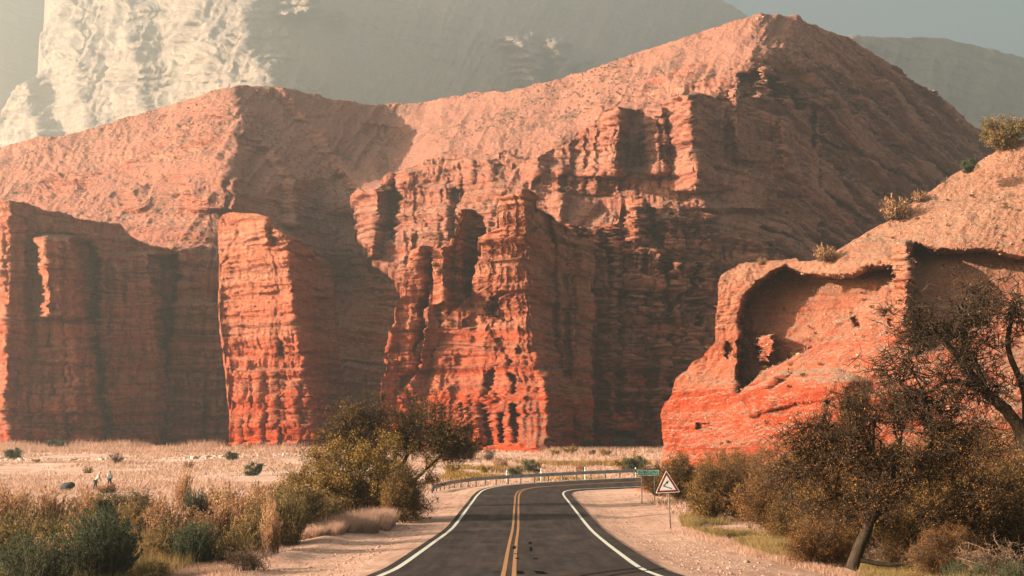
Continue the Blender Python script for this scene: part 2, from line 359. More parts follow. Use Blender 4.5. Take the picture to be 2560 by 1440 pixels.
# --- the hill with its cliffs
Htop = [(-260, 400), (-150, 392), (0, 371), (80, 346), (160, 340), (300, 300), (450, 256), (560, 220), (600, 214), (690, 215), (760, 230), (850, 250), (930, 262), (1010, 258), (1060, 255), (1180, 233),
        (1280, 226), (1430, 190), (1600, 130), (1750, 80), (1860, 45), (1900, 35), (1990, 40), (2060, 75), (2140, 105), (2250, 175), (2350, 248), (2440, 318), (2500, 345), (2560, 400), (2800, 560)]
Hc = [(-260, 400, 530), (-260, 640, 460), (0, 372, 515), (0, 500, 462), (0, 640, 432), (200, 325, 512), (200, 500, 445), (200, 640, 418),
      (400, 270, 508), (400, 400, 455), (400, 520, 426), (400, 640, 405), (590, 218, 502), (590, 330, 460), (590, 440, 428), (590, 540, 412), (590, 640, 404),
      (700, 220, 522), (700, 330, 487), (720, 450, 446), (760, 560, 444), (760, 700, 430), (760, 1120, 415),
      (850, 250, 548), (850, 350, 515), (850, 450, 484), (870, 560, 466), (870, 700, 462), (870, 1120, 452),
      (975, 262, 572), (1000, 350, 545), (975, 420, 505), (960, 470, 424), (930, 640, 440), (1000, 760, 432), (1000, 1120, 440),
      (1100, 402, 422), (1250, 378, 410), (1400, 350, 402), (1100, 640, 402), (1300, 640, 382), (1450, 600, 378), (1300, 800, 378), (1100, 800, 398),
      (1065, 257, 570), (1065, 330, 512), (1200, 235, 545), (1200, 310, 478), (1430, 195, 515), (1430, 280, 440), (1600, 130, 492), (1600, 215, 432), (1750, 80, 474), (1750, 190, 420), (1900, 38, 458), (1880, 150, 416),
      (1500, 268, 412), (1700, 240, 404), (1850, 250, 400), (1500, 480, 400), (1700, 470, 394), (1850, 450, 398), (1500, 560, 378), (1700, 540, 374), (1850, 560, 382), (1700, 700, 362), (1900, 720, 372),
      (2000, 55, 474), (2000, 150, 446), (2000, 300, 424), (2000, 450, 420), (2000, 640, 408), (2150, 112, 512), (2150, 300, 472), (2150, 500, 458), (2150, 800, 440),
      (2350, 250, 582), (2350, 400, 550), (2350, 700, 520), (2500, 345, 635), (2500, 500, 600), (2800, 560, 720), (2800, 800, 690)]
Hr = [([(585, 215), (612, 330), (555, 430), (560, 520)], 130, 55, 9), ([(700, 215), (790, 330), (872, 440), (905, 480)], 30, 45, 8), ([(650, 345), (742, 450), (738, 560)], 36, 60, 9),
      ([(585, 455), (583, 525)], 14, 30, 5), ([(480, 462), (478, 500)], 34, 60, 6), ([(330, 470), (345, 520)], 40, 40, 4),
      ([(2072, 236), (2072, 268)], 85, 30, 9, 6), ([(1905, 180), (1902, 250)], 14, 30, 6), ([(1945, 190), (1948, 255)], 12, 40, 6),
      ([(1868, 425), (1885, 470), (1890, 520)], 120, 60, 12), ([(1960, 430), (1965, 480)], 60, 60, 7), ([(1740, 480), (1765, 520)], 200, 45, 10), ([(1960, 120), (2010, 170)], 120, 60, 6),
      ([(1240, 235), (1180, 330), (1170, 400)], 60, 40, 3), ([(1300, 300), (1230, 360)], 80, 30, 4), ([(1740, 100), (1640, 200)], 80, 60, 2.5), ([(1500, 200), (1400, 300)], 80, 50, 3)]
Hh = [([(1848, 190), (1898, 172), (1905, 245), (1855, 250)], 9, 6), ([(1908, 195), (1950, 190), (1948, 248), (1912, 246)], 8, 6), ([(1950, 215), (2000, 222), (1990, 262), (1955, 250)], 7, 6)]
for (xa, ya, xb, yb, th_, dp_) in [(2050, 330, 2300, 470, 9, 3.5), (2060, 398, 2350, 560, 11, 4), (2052, 478, 2250, 610, 10, 4), (1950, 520, 2200, 690, 10, 4), (1900, 600, 2080, 720, 10, 4), (2150, 320, 2400, 450, 8, 3), (2080, 200, 2200, 270, 8, 3), (2200, 480, 2380, 560, 12, 4), (1880, 560, 1990, 600, 10, 4)]:
    Hh.append(([(xa, ya), (xb, yb), (xb, yb + th_), (xa, ya + th_)], dp_ * 1.6, 5))
Hh.append(([(2022, 270), (2042, 270), (2040, 470), (2026, 470)], 8, 6)); Hh.append(([(2030, 560), (2042, 560), (2040, 700), (2030, 700)], 6, 6)); Hh.append(([(2110, 262), (2140, 260), (2142, 292), (2115, 292)], 5, 5))
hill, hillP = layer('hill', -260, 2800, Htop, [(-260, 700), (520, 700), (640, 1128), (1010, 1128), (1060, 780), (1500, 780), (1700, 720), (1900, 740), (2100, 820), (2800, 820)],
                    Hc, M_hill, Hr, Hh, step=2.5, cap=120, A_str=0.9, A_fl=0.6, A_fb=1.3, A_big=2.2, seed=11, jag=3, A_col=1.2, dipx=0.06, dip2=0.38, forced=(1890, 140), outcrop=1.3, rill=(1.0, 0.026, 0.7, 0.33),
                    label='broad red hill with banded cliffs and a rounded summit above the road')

Kt = [(885, 486), (900, 468), (925, 486), (942, 490), (950, 468), (960, 442), (975, 432), (1010, 426), (1040, 412), (1062, 400), (1150, 390), (1240, 386), (1262, 376), (1300, 400), (1345, 392), (1400, 362), (1432, 350), (1446, 322), (1488, 312), (1500, 276), (1546, 265),
      (1600, 276), (1640, 262), (1668, 256), (1690, 242), (1722, 238), (1735, 226), (1790, 246), (1800, 226), (1838, 222), (1846, 262), (1950, 282), (2045, 268)]
layer('cliff', 885, 2045, Kt, [(885, 720), (1340, 720), (1400, 610), (1500, 500), (1740, 500), (1850, 480), (2045, 560)],
      [(885, 486, 424), (885, 640, 420), (960, 440, 412), (960, 660, 406), (1100, 400, 408), (1100, 660, 396), (1340, 400, 394), (1340, 660, 374), (1440, 330, 396), (1440, 600, 374), (1500, 270, 402), (1500, 480, 388), (1545, 265, 398), (1545, 480, 384), (1740, 240, 392), (1740, 480, 378),
       (1850, 250, 402), (1850, 480, 390), (1960, 290, 418), (1960, 480, 408), (2045, 268, 440), (2045, 480, 430)],
      M_hill, [([(946, 470), (940, 560), (930, 640)], 62, 26, 10, 8), ([(1018, 430), (1015, 640)], 30, 60, 2.5), ([(1124, 468), (1118, 590)], 90, 16, 5), ([(1225, 400), (1228, 470)], 60, 26, 3), ([(1180, 400), (1182, 600)], 30, 16, 1.5), ([(1075, 480), (1078, 640)], 30, 14, 1.5), ([(1345, 380), (1345, 470)], 60, 25, 6),
      ([(1400, 420), (1400, 560)], 40, 20, 5), ([(1546, 262), (1536, 440)], 100, 34, 17, 8), ([(1500, 430), (1495, 480)], 40, 30, 4), ([(1656, 275), (1656, 430)], 48, 12, 9), ([(1722, 236), (1742, 478)], 64, 50, 18, 8),
      ([(1838, 224), (1843, 400)], 17, 60, 9, 6), ([(1957, 296), (1958, 420)], 30, 50, 11), ([(1770, 228), (1772, 300)], 20, 30, 4)] + flutes(960, 1345, 28, 19, 7, 1.4, 430, 680, 12) + flutes(1400, 1740, 24, 15, 7, 1.8, 300, 480, 13) + flutes(1745, 2030, 26, 15, 8, 2.6, 270, 470, 14),
      [([(976, 448), (994, 448), (992, 600), (972, 590)], 4, 6), ([(1552, 270), (1602, 274), (1598, 420), (1545, 430)], 5, 8), ([(1236, 342), (1270, 340), (1262, 372), (1238, 372)], 7, 5), ([(1642, 290), (1656, 290), (1660, 400), (1650, 400)], 4, 5),
       ([(1335, 455), (1350, 440), (1354, 500), (1338, 500)], 5, 5), ([(1395, 440), (1420, 430), (1412, 480), (1400, 482)], 5, 5), ([(2022, 268), (2040, 268), (2036, 462), (2026, 462)], 9, 6),
       ([(1065, 555), (1110, 552), (1108, 562), (1068, 566)], 1.2, 4), ([(1150, 470), (1240, 468), (1238, 476), (1152, 478)], 1.0, 4)],
      left=[(885, 480), (888, 560), (905, 600), (926, 612), (918, 645), (955, 662), (990, 690), (1000, 730)], step=2.2, cap=30, A_str=0.85, A_fl=0.75, A_fb=0.75, A_big=0.8, seed=15, sdy=16, jag=3, A_col=1.0, dipx=0.03, wob=5,
      label='pale banded cliff band with square buttresses across the middle of the hill')

# --- left cliff wall, mostly turned away from the sun
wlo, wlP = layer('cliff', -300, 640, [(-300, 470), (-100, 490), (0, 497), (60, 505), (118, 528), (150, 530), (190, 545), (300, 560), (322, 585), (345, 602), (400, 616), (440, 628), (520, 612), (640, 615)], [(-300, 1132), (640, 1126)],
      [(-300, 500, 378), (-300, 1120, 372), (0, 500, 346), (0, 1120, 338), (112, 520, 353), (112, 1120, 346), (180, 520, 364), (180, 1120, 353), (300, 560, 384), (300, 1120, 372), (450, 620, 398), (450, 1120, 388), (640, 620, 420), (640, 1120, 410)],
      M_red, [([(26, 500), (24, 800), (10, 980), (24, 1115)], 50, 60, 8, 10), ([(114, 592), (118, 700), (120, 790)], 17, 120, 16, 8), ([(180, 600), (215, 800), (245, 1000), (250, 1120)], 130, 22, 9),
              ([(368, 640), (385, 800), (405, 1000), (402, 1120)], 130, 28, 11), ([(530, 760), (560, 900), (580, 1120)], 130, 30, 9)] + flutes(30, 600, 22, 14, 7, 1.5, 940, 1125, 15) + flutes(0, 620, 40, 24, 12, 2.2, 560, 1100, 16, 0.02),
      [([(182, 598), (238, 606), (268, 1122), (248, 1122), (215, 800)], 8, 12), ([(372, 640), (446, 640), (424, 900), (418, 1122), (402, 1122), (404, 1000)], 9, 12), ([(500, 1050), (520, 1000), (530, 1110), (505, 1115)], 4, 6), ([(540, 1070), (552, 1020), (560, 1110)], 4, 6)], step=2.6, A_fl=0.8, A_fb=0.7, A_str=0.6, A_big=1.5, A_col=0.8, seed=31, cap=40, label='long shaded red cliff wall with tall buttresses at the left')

# --- the square tower
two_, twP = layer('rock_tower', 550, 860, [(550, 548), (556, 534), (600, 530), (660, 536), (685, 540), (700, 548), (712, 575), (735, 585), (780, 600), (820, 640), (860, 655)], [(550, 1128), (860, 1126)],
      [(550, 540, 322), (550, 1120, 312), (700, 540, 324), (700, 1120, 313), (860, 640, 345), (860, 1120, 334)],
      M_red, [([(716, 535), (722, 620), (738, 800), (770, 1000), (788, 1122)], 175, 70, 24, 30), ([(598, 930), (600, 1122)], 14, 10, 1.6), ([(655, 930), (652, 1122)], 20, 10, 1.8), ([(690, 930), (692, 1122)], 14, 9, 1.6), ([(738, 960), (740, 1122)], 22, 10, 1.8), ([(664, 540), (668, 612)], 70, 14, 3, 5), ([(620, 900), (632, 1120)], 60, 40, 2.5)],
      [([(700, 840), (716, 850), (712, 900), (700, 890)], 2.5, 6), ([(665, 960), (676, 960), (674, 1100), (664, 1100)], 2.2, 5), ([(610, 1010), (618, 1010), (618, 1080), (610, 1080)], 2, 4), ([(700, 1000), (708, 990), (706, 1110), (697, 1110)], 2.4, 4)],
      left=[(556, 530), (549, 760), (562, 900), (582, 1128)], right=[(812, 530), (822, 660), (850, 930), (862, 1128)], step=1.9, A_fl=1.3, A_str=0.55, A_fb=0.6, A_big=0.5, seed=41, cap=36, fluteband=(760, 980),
      label='tall square red rock tower standing alone, sunlit front, shaded right side')

# --- the castle: main tower, the fin beside it, a small pillar and the left fin
CK = dict(step=1.9, A_fl=0.95, A_str=0.75, A_fb=0.6, A_big=0.5, wob=5, A_col=0.8, A_blk=0.4)
cao, caP = layer('rock_castle', 1245, 1480, [(1245, 492), (1300, 482), (1310, 468), (1332, 478), (1345, 520), (1400, 556), (1440, 585), (1480, 600)], [(1245, 1132), (1480, 1132)],
      [(950, 900, 306), (950, 1128, 302), (1180, 620, 288), (1180, 1128, 280), (1345, 480, 284), (1345, 1128, 266), (1480, 600, 335), (1480, 1128, 325), (1400, 600, 308), (1400, 1128, 290)],
      M_red, [([(1303, 470), (1328, 640), (1338, 900), (1372, 1000), (1372, 1130)], 150, 60, 17, 10), ([(1090, 900), (1100, 1130)], 90, 60, 3, 60), ([(1200, 780), (1205, 1000)], 60, 40, 2), ([(1395, 930), (1440, 1020), (1470, 1130)], 60, 30, 8), ([(1400, 560), (1405, 900)], 30, 22, 5), ([(1440, 590), (1446, 950)], 26, 20, 5)] + flutes(1000, 1370, 14, 9, 4, 1.1, 980, 1130, 6) + flutes(1190, 1335, 19, 13, 5, 0.5, 640, 960, 7) + flutes(1250, 1330, 17, 12, 5, 0.5, 500, 640, 8) + flutes(1350, 1475, 22, 14, 8, 2.6, 560, 1130, 9, 0.03),
      [([(1208, 1012), (1222, 1000), (1240, 1112), (1210, 1112)], 6, 5), ([(1246, 1030), (1260, 1030), (1266, 1108), (1248, 1108)], 6, 4), ([(1276, 1008), (1298, 1012), (1302, 1106), (1280, 1106)], 6, 5),
       ([(1212, 955), (1222, 928), (1250, 915), (1238, 938), (1226, 992), (1214, 992)], 4, 4), ([(1276, 985), (1288, 980), (1292, 940), (1270, 928), (1282, 960)], 3.5, 4), ([(1240, 850), (1248, 846), (1284, 905), (1276, 912)], 1.5, 4), ([(1225, 770), (1232, 745), (1262, 725), (1266, 732), (1240, 752), (1236, 790)], 1.8, 4),
       ([(1290, 870), (1302, 870), (1302, 884), (1290, 884)], 2, 4), ([(1160, 800), (1185, 790), (1180, 820), (1165, 818)], 1.5, 4)],
      left=[(1245, 490), (1243, 570), (1202, 592), (1197, 640), (1184, 656), (1178, 740), (1120, 790), (1075, 850), (1050, 920), (1000, 990), (965, 1060), (955, 1132)], cap=24, fluteband=(820, 1000), seed=51,
      label='orange red castle-like rock tower, its broad face lit and three dark clefts at its foot', **CK)
layer('rock_castle', 1092, 1204, [(1092, 650), (1120, 640), (1128, 600), (1136, 588), (1146, 560), (1151, 522), (1190, 526), (1204, 545)], [(1092, 1132), (1204, 1132)],
      [(1092, 650, 300), (1030, 1128, 296), (1156, 530, 294), (1156, 1128, 286), (1204, 545, 312), (1204, 1128, 306)], M_red,
      [([(1151, 520), (1156, 640), (1160, 1128)], 70, 24, 7, 6), ([(1118, 700), (1116, 800)], 12, 8, 1.8)], [], left=[(1092, 560), (1080, 700), (1062, 780), (1042, 900), (1034, 940), (1000, 1010), (970, 1132)], cap=16, seed=53,
      label='slender rock fin with a jagged top between the main tower and the narrow dark slot', **CK)
layer('rock_pillar', 1086, 1128, [(1086, 630), (1092, 620), (1112, 616), (1128, 622)], [(1086, 720), (1128, 720)],
      [(1086, 620, 297), (1086, 720, 296), (1108, 620, 291), (1108, 720, 290), (1128, 620, 302), (1128, 720, 302)], M_red, [([(1108, 612), (1112, 720)], 22, 12, 4)], [], right=[(1128, 620), (1126, 720)], cap=8, seed=55,
      label='small upright stone pillar standing alone between two castle fins', skirt=36.0, **CK)
layer('rock_fin', 1036, 1080, [(1036, 620), (1052, 614), (1078, 617)], [(1036, 1132), (1080, 1132)],
      [(1036, 620, 300), (960, 1128, 300), (1052, 620, 292), (1030, 1128, 292), (1080, 620, 306), (1060, 1128, 306)], M_red, [([(1046, 612), (1052, 700), (1030, 935), (1020, 1120)], 40, 14, 4, 6)],
      [([(1002, 940), (1030, 930), (1024, 985), (1008, 978)], 3, 5)], left=[(1036, 618), (1028, 650), (1010, 705), (985, 800), (960, 915), (952, 1000), (945, 1132)], right=[(1084, 616), (1076, 680), (1062, 780), (1044, 900), (1038, 945), (1030, 1132)], cap=14, seed=57,
      label='thin leaning rock fin forming the left edge of the castle', **CK)
wallo, wallP = layer('cliff', 1370, 2000, [(1370, 562), (1440, 560), (1480, 572), (1545, 560), (1556, 508), (1590, 490), (1612, 494), (1640, 520), (1690, 518), (1696, 500), (1738, 505), (1762, 540), (1800, 580), (1870, 600), (2000, 650)],
      [(1370, 1130), (2000, 1110)],
      [(1370, 560, 340), (1370, 1128, 330), (1500, 560, 356), (1500, 1128, 332), (1650, 520, 356), (1650, 1128, 330), (1800, 580, 362), (1800, 1128, 335), (2000, 650, 380), (2000, 1110, 350)],
      M_red, [([(1588, 492), (1592, 600)], 26, 22, 7, 6), ([(1672, 540), (1676, 620)], 18, 26, 6), ([(1535, 700), (1530, 1130)], 70, 20, 6), ([(1588, 680), (1592, 1130)], 40, 16, 5), ([(1650, 620), (1655, 1130)], 60, 18, 6), ([(1722, 660), (1730, 1000)], 60, 22, 7),
              ([(1480, 570), (1480, 640)], 24, 60, 6)] + flutes(1385, 1960, 34, 20, 9, 4.5, 560, 1125, 10) + flutes(1385, 1960, 26, 14, 7, 2.5, 520, 760, 11),
      [([(1536, 720), (1550, 720), (1548, 1100), (1538, 1100)], 6, 6), ([(1590, 830), (1598, 830), (1598, 1100), (1588, 1100)], 6, 5), ([(1648, 640), (1656, 640), (1654, 780), (1646, 780)], 6, 5), ([(1722, 700), (1736, 700), (1726, 780), (1716, 780)], 5, 5),
       ([(1535, 870), (1556, 870), (1552, 910), (1534, 908)], 5, 5), ([(1420, 640), (1440, 640), (1445, 1000), (1425, 1000)], 8, 14)],
      step=2.4, A_str=1.3, A_fl=1.1, A_fb=1.1, A_big=2.4, A_col=5.5, A_blk=0.7, seed=61, cap=30, dipx=0.05, label='dark shaded cliff with vertical cracks between the castle rock and the arch')

# --- near ridge with the hollow arch
At = [(1803, 690), (1850, 660), (1900, 652), (1960, 648), (1990, 645), (2000, 655), (2050, 648), (2130, 605), (2230, 545), (2300, 495), (2380, 440), (2470, 388), (2560, 345), (2700, 270), (2900, 200)]
near, nearP = layer('ridge', 1803, 2900, At, [(1803, 1150), (2900, 1200)],
      [(1650, 1110, 178), (1800, 900, 178), (1800, 700, 182), (1850, 1110, 162), (2000, 655, 180), (2000, 950, 163), (2000, 1110, 156), (2120, 800, 166), (2120, 1110, 148), (2235, 700, 166), (2235, 560, 178), (2235, 900, 154), (2400, 450, 182), (2400, 600, 168), (2560, 350, 184), (2560, 640, 164), (2560, 850, 152), (2560, 1100, 136), (2900, 200, 190), (2900, 700, 150), (2900, 1150, 128)],
      M_near, [([(2268, 612), (2262, 850)], 34, 10, 5), ([(2110, 955), (2110, 1060)], 120, 40, 4)],
      [([(1848, 985), (1846, 900), (1850, 800), (1862, 745), (1908, 692), (1960, 668), (2000, 690), (2120, 692), (2165, 672), (2233, 668), (2235, 700), (2150, 772), (2070, 822), (2010, 882), (1940, 912), (1890, 945)], 9, 12),
       ([(1895, 862), (1903, 838), (1930, 836), (1940, 860), (1926, 876), (1926, 908), (1904, 908), (1906, 880)], -7, 7),
       ([(2275, 640), (2290, 612), (2340, 628), (2400, 632), (2460, 626), (2560, 650), (2900, 640), (2900, 740), (2560, 745), (2480, 800), (2400, 840), (2290, 890), (2272, 800)], 8, 16),
       ([(1850, 990), (1960, 932), (2100, 930), (2165, 958), (2110, 996), (1985, 1008), (1885, 1042)], -1.4, 12), ([(2130, 792), (2140, 790), (2150, 820), (2135, 822)], 2, 4), ([(2060, 1000), (2072, 1000), (2070, 1050), (2062, 1050)], 1.4, 4), ([(2200, 770), (2222, 775), (2215, 800), (2196, 792)], 1.8, 4), ([(1740, 1062), (1775, 1060), (1778, 1072), (1742, 1074)], 1.5, 4), ([(1810, 870), (1825, 850), (1832, 880), (1815, 900)], 1.2, 5), ([(1925, 975), (1945, 950), (1990, 935), (1950, 965)], 1.5, 4)],
      left=[(1803, 690), (1795, 712), (1800, 740), (1799, 800), (1795, 852), (1758, 893), (1722, 915), (1700, 945), (1668, 1005), (1658, 1035), (1656, 1150)],
      step=2.3, A_str=0.45, A_fl=0.7, A_fb=2.0, A_big=2.0, sc=0.5, seed=71, cap=26, wob=7, rill=(0.35, 0.022, 0.7, 0.3), A_col=0.8, A_blk=0.15, label='near orange ridge with a hollow arch and small mushroom rock, rising to the right')

# ------------------------------------------------------------------ ground and road
RL = [(-3.17, -60, 3.4), (-3.17, -20, 2.6), (-3.17, 10, 1.75), (-3.17, 20, 1.36), (-3.17, 29.6, 0.95), (-3.15, 36, 0.62), (-3.1, 44, 0.38), (-3.05, 52, 0.16), (-2.95, 60, -0.02), (-2.9, 67, -0.10), (-2.85, 79, -0.07), (-2.75, 91, 0.02),
      (-2.65, 99.5, 0.12), (-2.3, 107, 0.24), (-1.3, 112, 0.34), (0.36, 115.5, 0.42), (3.3, 119, 0.52), (6.9, 122, 0.64), (14, 125, 0.82), (30, 129, 1.05), (60, 133, 1.3), (110, 136, 1.6)]
RR = [(3.5, -60, 3.4), (3.5, -20, 2.6), (3.5, 10, 1.75), (3.5, 20, 1.36), (3.53, 29.6, 0.95), (3.55, 36, 0.60), (3.6, 44, 0.36), (3.68, 52, 0.14), (3.75, 60, -0.03), (3.82, 67, -0.10), (3.9, 79, -0.07), (3.95, 91, 0.0),
      (4.0, 99.5, 0.03), (4.15, 105, 0.06), (4.6, 109, 0.09), (5.6, 111.8, 0.12), (7.7, 113.6, 0.15), (10.0, 114.8, 0.2), (14.5, 116.5, 0.28), (30, 120.5, 0.5), (60, 125, 0.8), (110, 128, 1.1)]
def catmull(p, k=8):
    p = np.array(p, float); q = np.vstack([2 * p[0] - p[1], p, 2 * p[-1] - p[-2]]); out = []
    for i in range(1, len(q) - 2):
        for t in np.linspace(0, 1, k, endpoint=False):
            a, b, c, d = q[i - 1:i + 3]
            out.append(0.5 * ((2 * b) + (c - a) * t + (2 * a - 5 * b + 4 * c - d) * t ** 2 + (3 * b - 3 * c + d - a) * t ** 3))
    out.append(p[-1]); return np.array(out)
LL, RRs = catmull(RL), catmull(RR)
def across(s, dz=0.0):
    """line at fraction s across the carriageway between the two edge lines; s may pass 0..1"""
    q = LL + (RRs - LL) * s; q = q.copy(); q[:, 2] += dz; return q
W_ = np.linalg.norm((RRs - LL)[:, :2], axis=1)
ctr = across(0.5)
TG = np.gradient(ctr, axis=0); TG /= np.linalg.norm(TG[:, :2], axis=1, keepdims=True)
def road_z(x, y):
    """road surface height and distance outside the carriageway"""
    shp = x.shape; x = x.ravel(); y = y.ravel(); z = np.zeros(len(x)); dist = np.full(len(x), 99.0)
    m = (y < 160) & (x > -25) & (x < 130) & (y > -70); idx = np.nonzero(m)[0]
    for c in range(0, len(idx), 20000):
        ii = idx[c:c + 20000]
        d2 = (x[ii, None] - ctr[None, :, 0]) ** 2 + (y[ii, None] - ctr[None, :, 1]) ** 2
        j = d2.argmin(1); a, b = LL[j], RRs[j]
        e = (b - a)[:, :2]; L = np.linalg.norm(e, axis=1)
        s = ((x[ii] - a[:, 0]) * e[:, 0] + (y[ii] - a[:, 1]) * e[:, 1]) / L ** 2
        al = ((x[ii] - ctr[j, 0]) * TG[j, 0] + (y[ii] - ctr[j, 1]) * TG[j, 1]).clip(-3, 3)
        z[ii] = a[:, 2] + (b[:, 2] - a[:, 2]) * np.clip(s, -0.15, 1.15) + al * TG[j, 2]
        near_ = np.sqrt(d2.min(1)) - L / 2
        dist[ii] = np.maximum(0, np.maximum(near_, np.maximum(-s, s - 1) * L) - 0.2 * 0)
    return z.reshape(shp), dist.reshape(shp)
def gz(x, y, detail=True):
    x = np.asarray(x, float); y = np.asarray(y, float)
    z = 2.3 * smooth(118, 255, y) + 0.9 * smooth(255, 480, y) + 3.2 * (1 - smooth(-60, 36, y)) * 0.9
    z = z + 0.12 * fbm(x * 0.08, y * 0.08, 0 * x, 3, 301) * smooth(10, 40, np.abs(x))
    z = z + 0.22 * fbm(x * 0.05, y * 0.12, 0 * x, 4, 302) * smooth(110, 160, y)
    if detail: z = z + 0.05 * fbm(x * 0.9, y * 0.9, 0 * x, 4, 303, 0.6)
    rz, dd = road_z(x, y)
    t = 1 - smooth(1.0, 7.5, dd)
    ver = smooth(0.45, 1.2, dd)
    zr = rz - 0.05 - 0.10 * smooth(0.4, 2.5, dd) + ver * 0.03 * fbm(x * 1.3, y * 1.3, 0 * x, 4, 304, 0.6)
    # small berm of graded gravel at the left, 7 m from the line
    z = z * (1 - t) + zr * t
    z = z + 0.20 * np.exp(-((dd - 4.6) / 0.9) ** 2) * (x < 0) * (y < 60) * (0.6 + 0.8 * vnoise(x * 0.5, y * 0.35, 0 * x, 305))
    # the red bank inside the bend
    z = z + 1.5 * np.exp(-((x - 14.5) / 3.4) ** 2 - ((y - 107.5) / 3.6) ** 2) * (1 + 0.5 * fbm(x * 0.6, y * 0.6, 0 * x, 3, 306))
    return z
def gzs(x, y): return float(gz(np.array([x]), np.array([y]), False)[0])

ys = np.concatenate([np.linspace(-80, 20, 26)[:-1], 20 * (520 / 20) ** np.linspace(0, 1, 620), 520 * (11000 / 520) ** np.linspace(0, 1, 25)[1:]])
ks = np.linspace(-1, 1, 901); ks = 0.62 * ks + 0.9 * ks ** 5
GY, GK = np.meshgrid(ys, ks, indexing='ij'); GX = GK * np.maximum(GY, 26)
GZ = gz(GX, GY); GZ = np.where(GY > 530, 2.9, GZ)
mg, nt, b = new_mat('ground_dirt', 0.97, 0.05)
g = N(nt, 'ShaderNodeNewGeometry'); pos = g.outputs['Position']
sx = N(nt, 'ShaderNodeSeparateXYZ'); nt.links.new(pos, sx.inputs[0])
n1 = noise(nt, pos, 0.35, 6, 0.7); n2 = noise(nt, pos, 3.2, 5, 0.75); n3 = noise(nt, pos, 0.07, 4, 0.6, (1, 2.2, 1)); n4 = noise(nt, pos, 14, 3, 0.8)
c1 = ramp(nt, n1, [(0.3, (0.40, 0.225, 0.165)), (0.5, (0.52, 0.315, 0.235)), (0.72, (0.60, 0.39, 0.30))])
c1 = mixc(nt, 0.8, c1, ramp(nt, n2, [(0.32, (0.62, 0.58, 0.55)), (0.55, (1, 1, 1)), (0.8, (1.15, 1.15, 1.15))]), 'MULTIPLY')
c1 = mixc(nt, ramp(nt, n4, [(0.62, (0, 0, 0)), (0.72, (0.6, 0.6, 0.6))]), c1, (0.62, 0.50, 0.42))
# tyre-worn streaks along the verge
tr = noise(nt, pos, 0.8, 4, 0.65, (5.0, 0.22, 1))
c1 = mixc(nt, 0.55, c1, ramp(nt, tr, [(0.35, (0.7, 0.66, 0.64)), (0.55, (1.05, 1.05, 1.05))]), 'MULTIPLY')
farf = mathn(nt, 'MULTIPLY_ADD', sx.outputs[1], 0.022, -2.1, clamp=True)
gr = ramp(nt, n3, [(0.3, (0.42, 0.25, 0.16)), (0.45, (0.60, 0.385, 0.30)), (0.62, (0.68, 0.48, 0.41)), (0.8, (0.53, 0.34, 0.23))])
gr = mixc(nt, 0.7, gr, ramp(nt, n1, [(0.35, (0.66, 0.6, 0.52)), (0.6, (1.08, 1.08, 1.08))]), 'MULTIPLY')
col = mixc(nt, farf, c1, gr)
# the freshly cut bank is redder soil
dx_ = mathn(nt, 'POWER', mathn(nt, 'MULTIPLY', mathn(nt, 'ABSOLUTE', mathn(nt, 'ADD', sx.outputs[0], -14.5)), 1 / 5.0), 2)
dy_ = mathn(nt, 'POWER', mathn(nt, 'MULTIPLY', mathn(nt, 'ABSOLUTE', mathn(nt, 'ADD', sx.outputs[1], -107.5)), 1 / 5.5), 2)
bk = mathn(nt, 'SUBTRACT', 1.15, mathn(nt, 'ADD', dx_, dy_), clamp=True)
col = mixc(nt, mathn(nt, 'MULTIPLY', bk, 1.3, clamp=True), col, (0.50, 0.115, 0.045))
nt.links.new(col, b.inputs['Base Color'])
bump(nt, b, mathn(nt, 'ADD', n2, mathn(nt, 'MULTIPLY', n4, 0.5)), 0.8, 0.06)
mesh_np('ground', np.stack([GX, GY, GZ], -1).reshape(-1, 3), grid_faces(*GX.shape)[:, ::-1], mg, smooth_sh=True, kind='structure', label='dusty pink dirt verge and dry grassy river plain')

def strip(name, s0, s1, dz, mat, w0=0.0, w1=0.0, i0=0, i1=None, parent=None, **k):
    """band between two lines across the carriageway; w are offsets in metres outward"""
    e = (RRs - LL) / W_[:, None]
    a = across(s0, dz) + e * w0; c = across(s1, dz) + e * w1
    a, c = a[i0:i1], c[i0:i1]; n = len(a); m = 7 if w0 < -0.3 else 2
    V = np.concatenate([a[None] + (c - a)[None] * t for t in np.linspace(0, 1, m)])
    return mesh_np(name, V, grid_faces(m, n), mat, smooth_sh=True, parent=parent, **k)
ma, nt, b = new_mat('asphalt', 0.92, 0.12)
g = N(nt, 'ShaderNodeNewGeometry'); pos = g.outputs['Position']
a1 = noise(nt, pos, 0.5, 5, 0.6, (2.2, 0.5, 1)); a2 = noise(nt, pos, 45, 3, 0.8); a3 = noise(nt, pos, 1.1, 4, 0.6, (3.0, 0.16, 1))
c = ramp(nt, a1, [(0.3, (0.024, 0.019, 0.018)), (0.7, (0.062, 0.045, 0.039))])
c = mixc(nt, 0.8, c, ramp(nt, a2, [(0.3, (0.6, 0.6, 0.6)), (0.7, (1.4, 1.35, 1.3))]), 'MULTIPLY')
c = mixc(nt, 0.7, c, ramp(nt, a3, [(0.35, (0.55, 0.55, 0.57)), (0.65, (1.3, 1.27, 1.24))]), 'MULTIPLY')
dust = noise(nt, pos, 0.25, 6, 0.7)
c = mixc(nt, mathn(nt, 'MULTIPLY', ramp(nt, dust, [(0.55, (0, 0, 0)), (0.8, (1, 1, 1))]), 0.35), c, (0.22, 0.14, 0.11))
nt.links.new(c, b.inputs['Base Color']); crk = noise(nt, pos, 1.3, 2, 0.5, (1, 0.35, 1)); crk = mathn(nt, 'ABSOLUTE', mathn(nt, 'SUBTRACT', crk, 0.5))
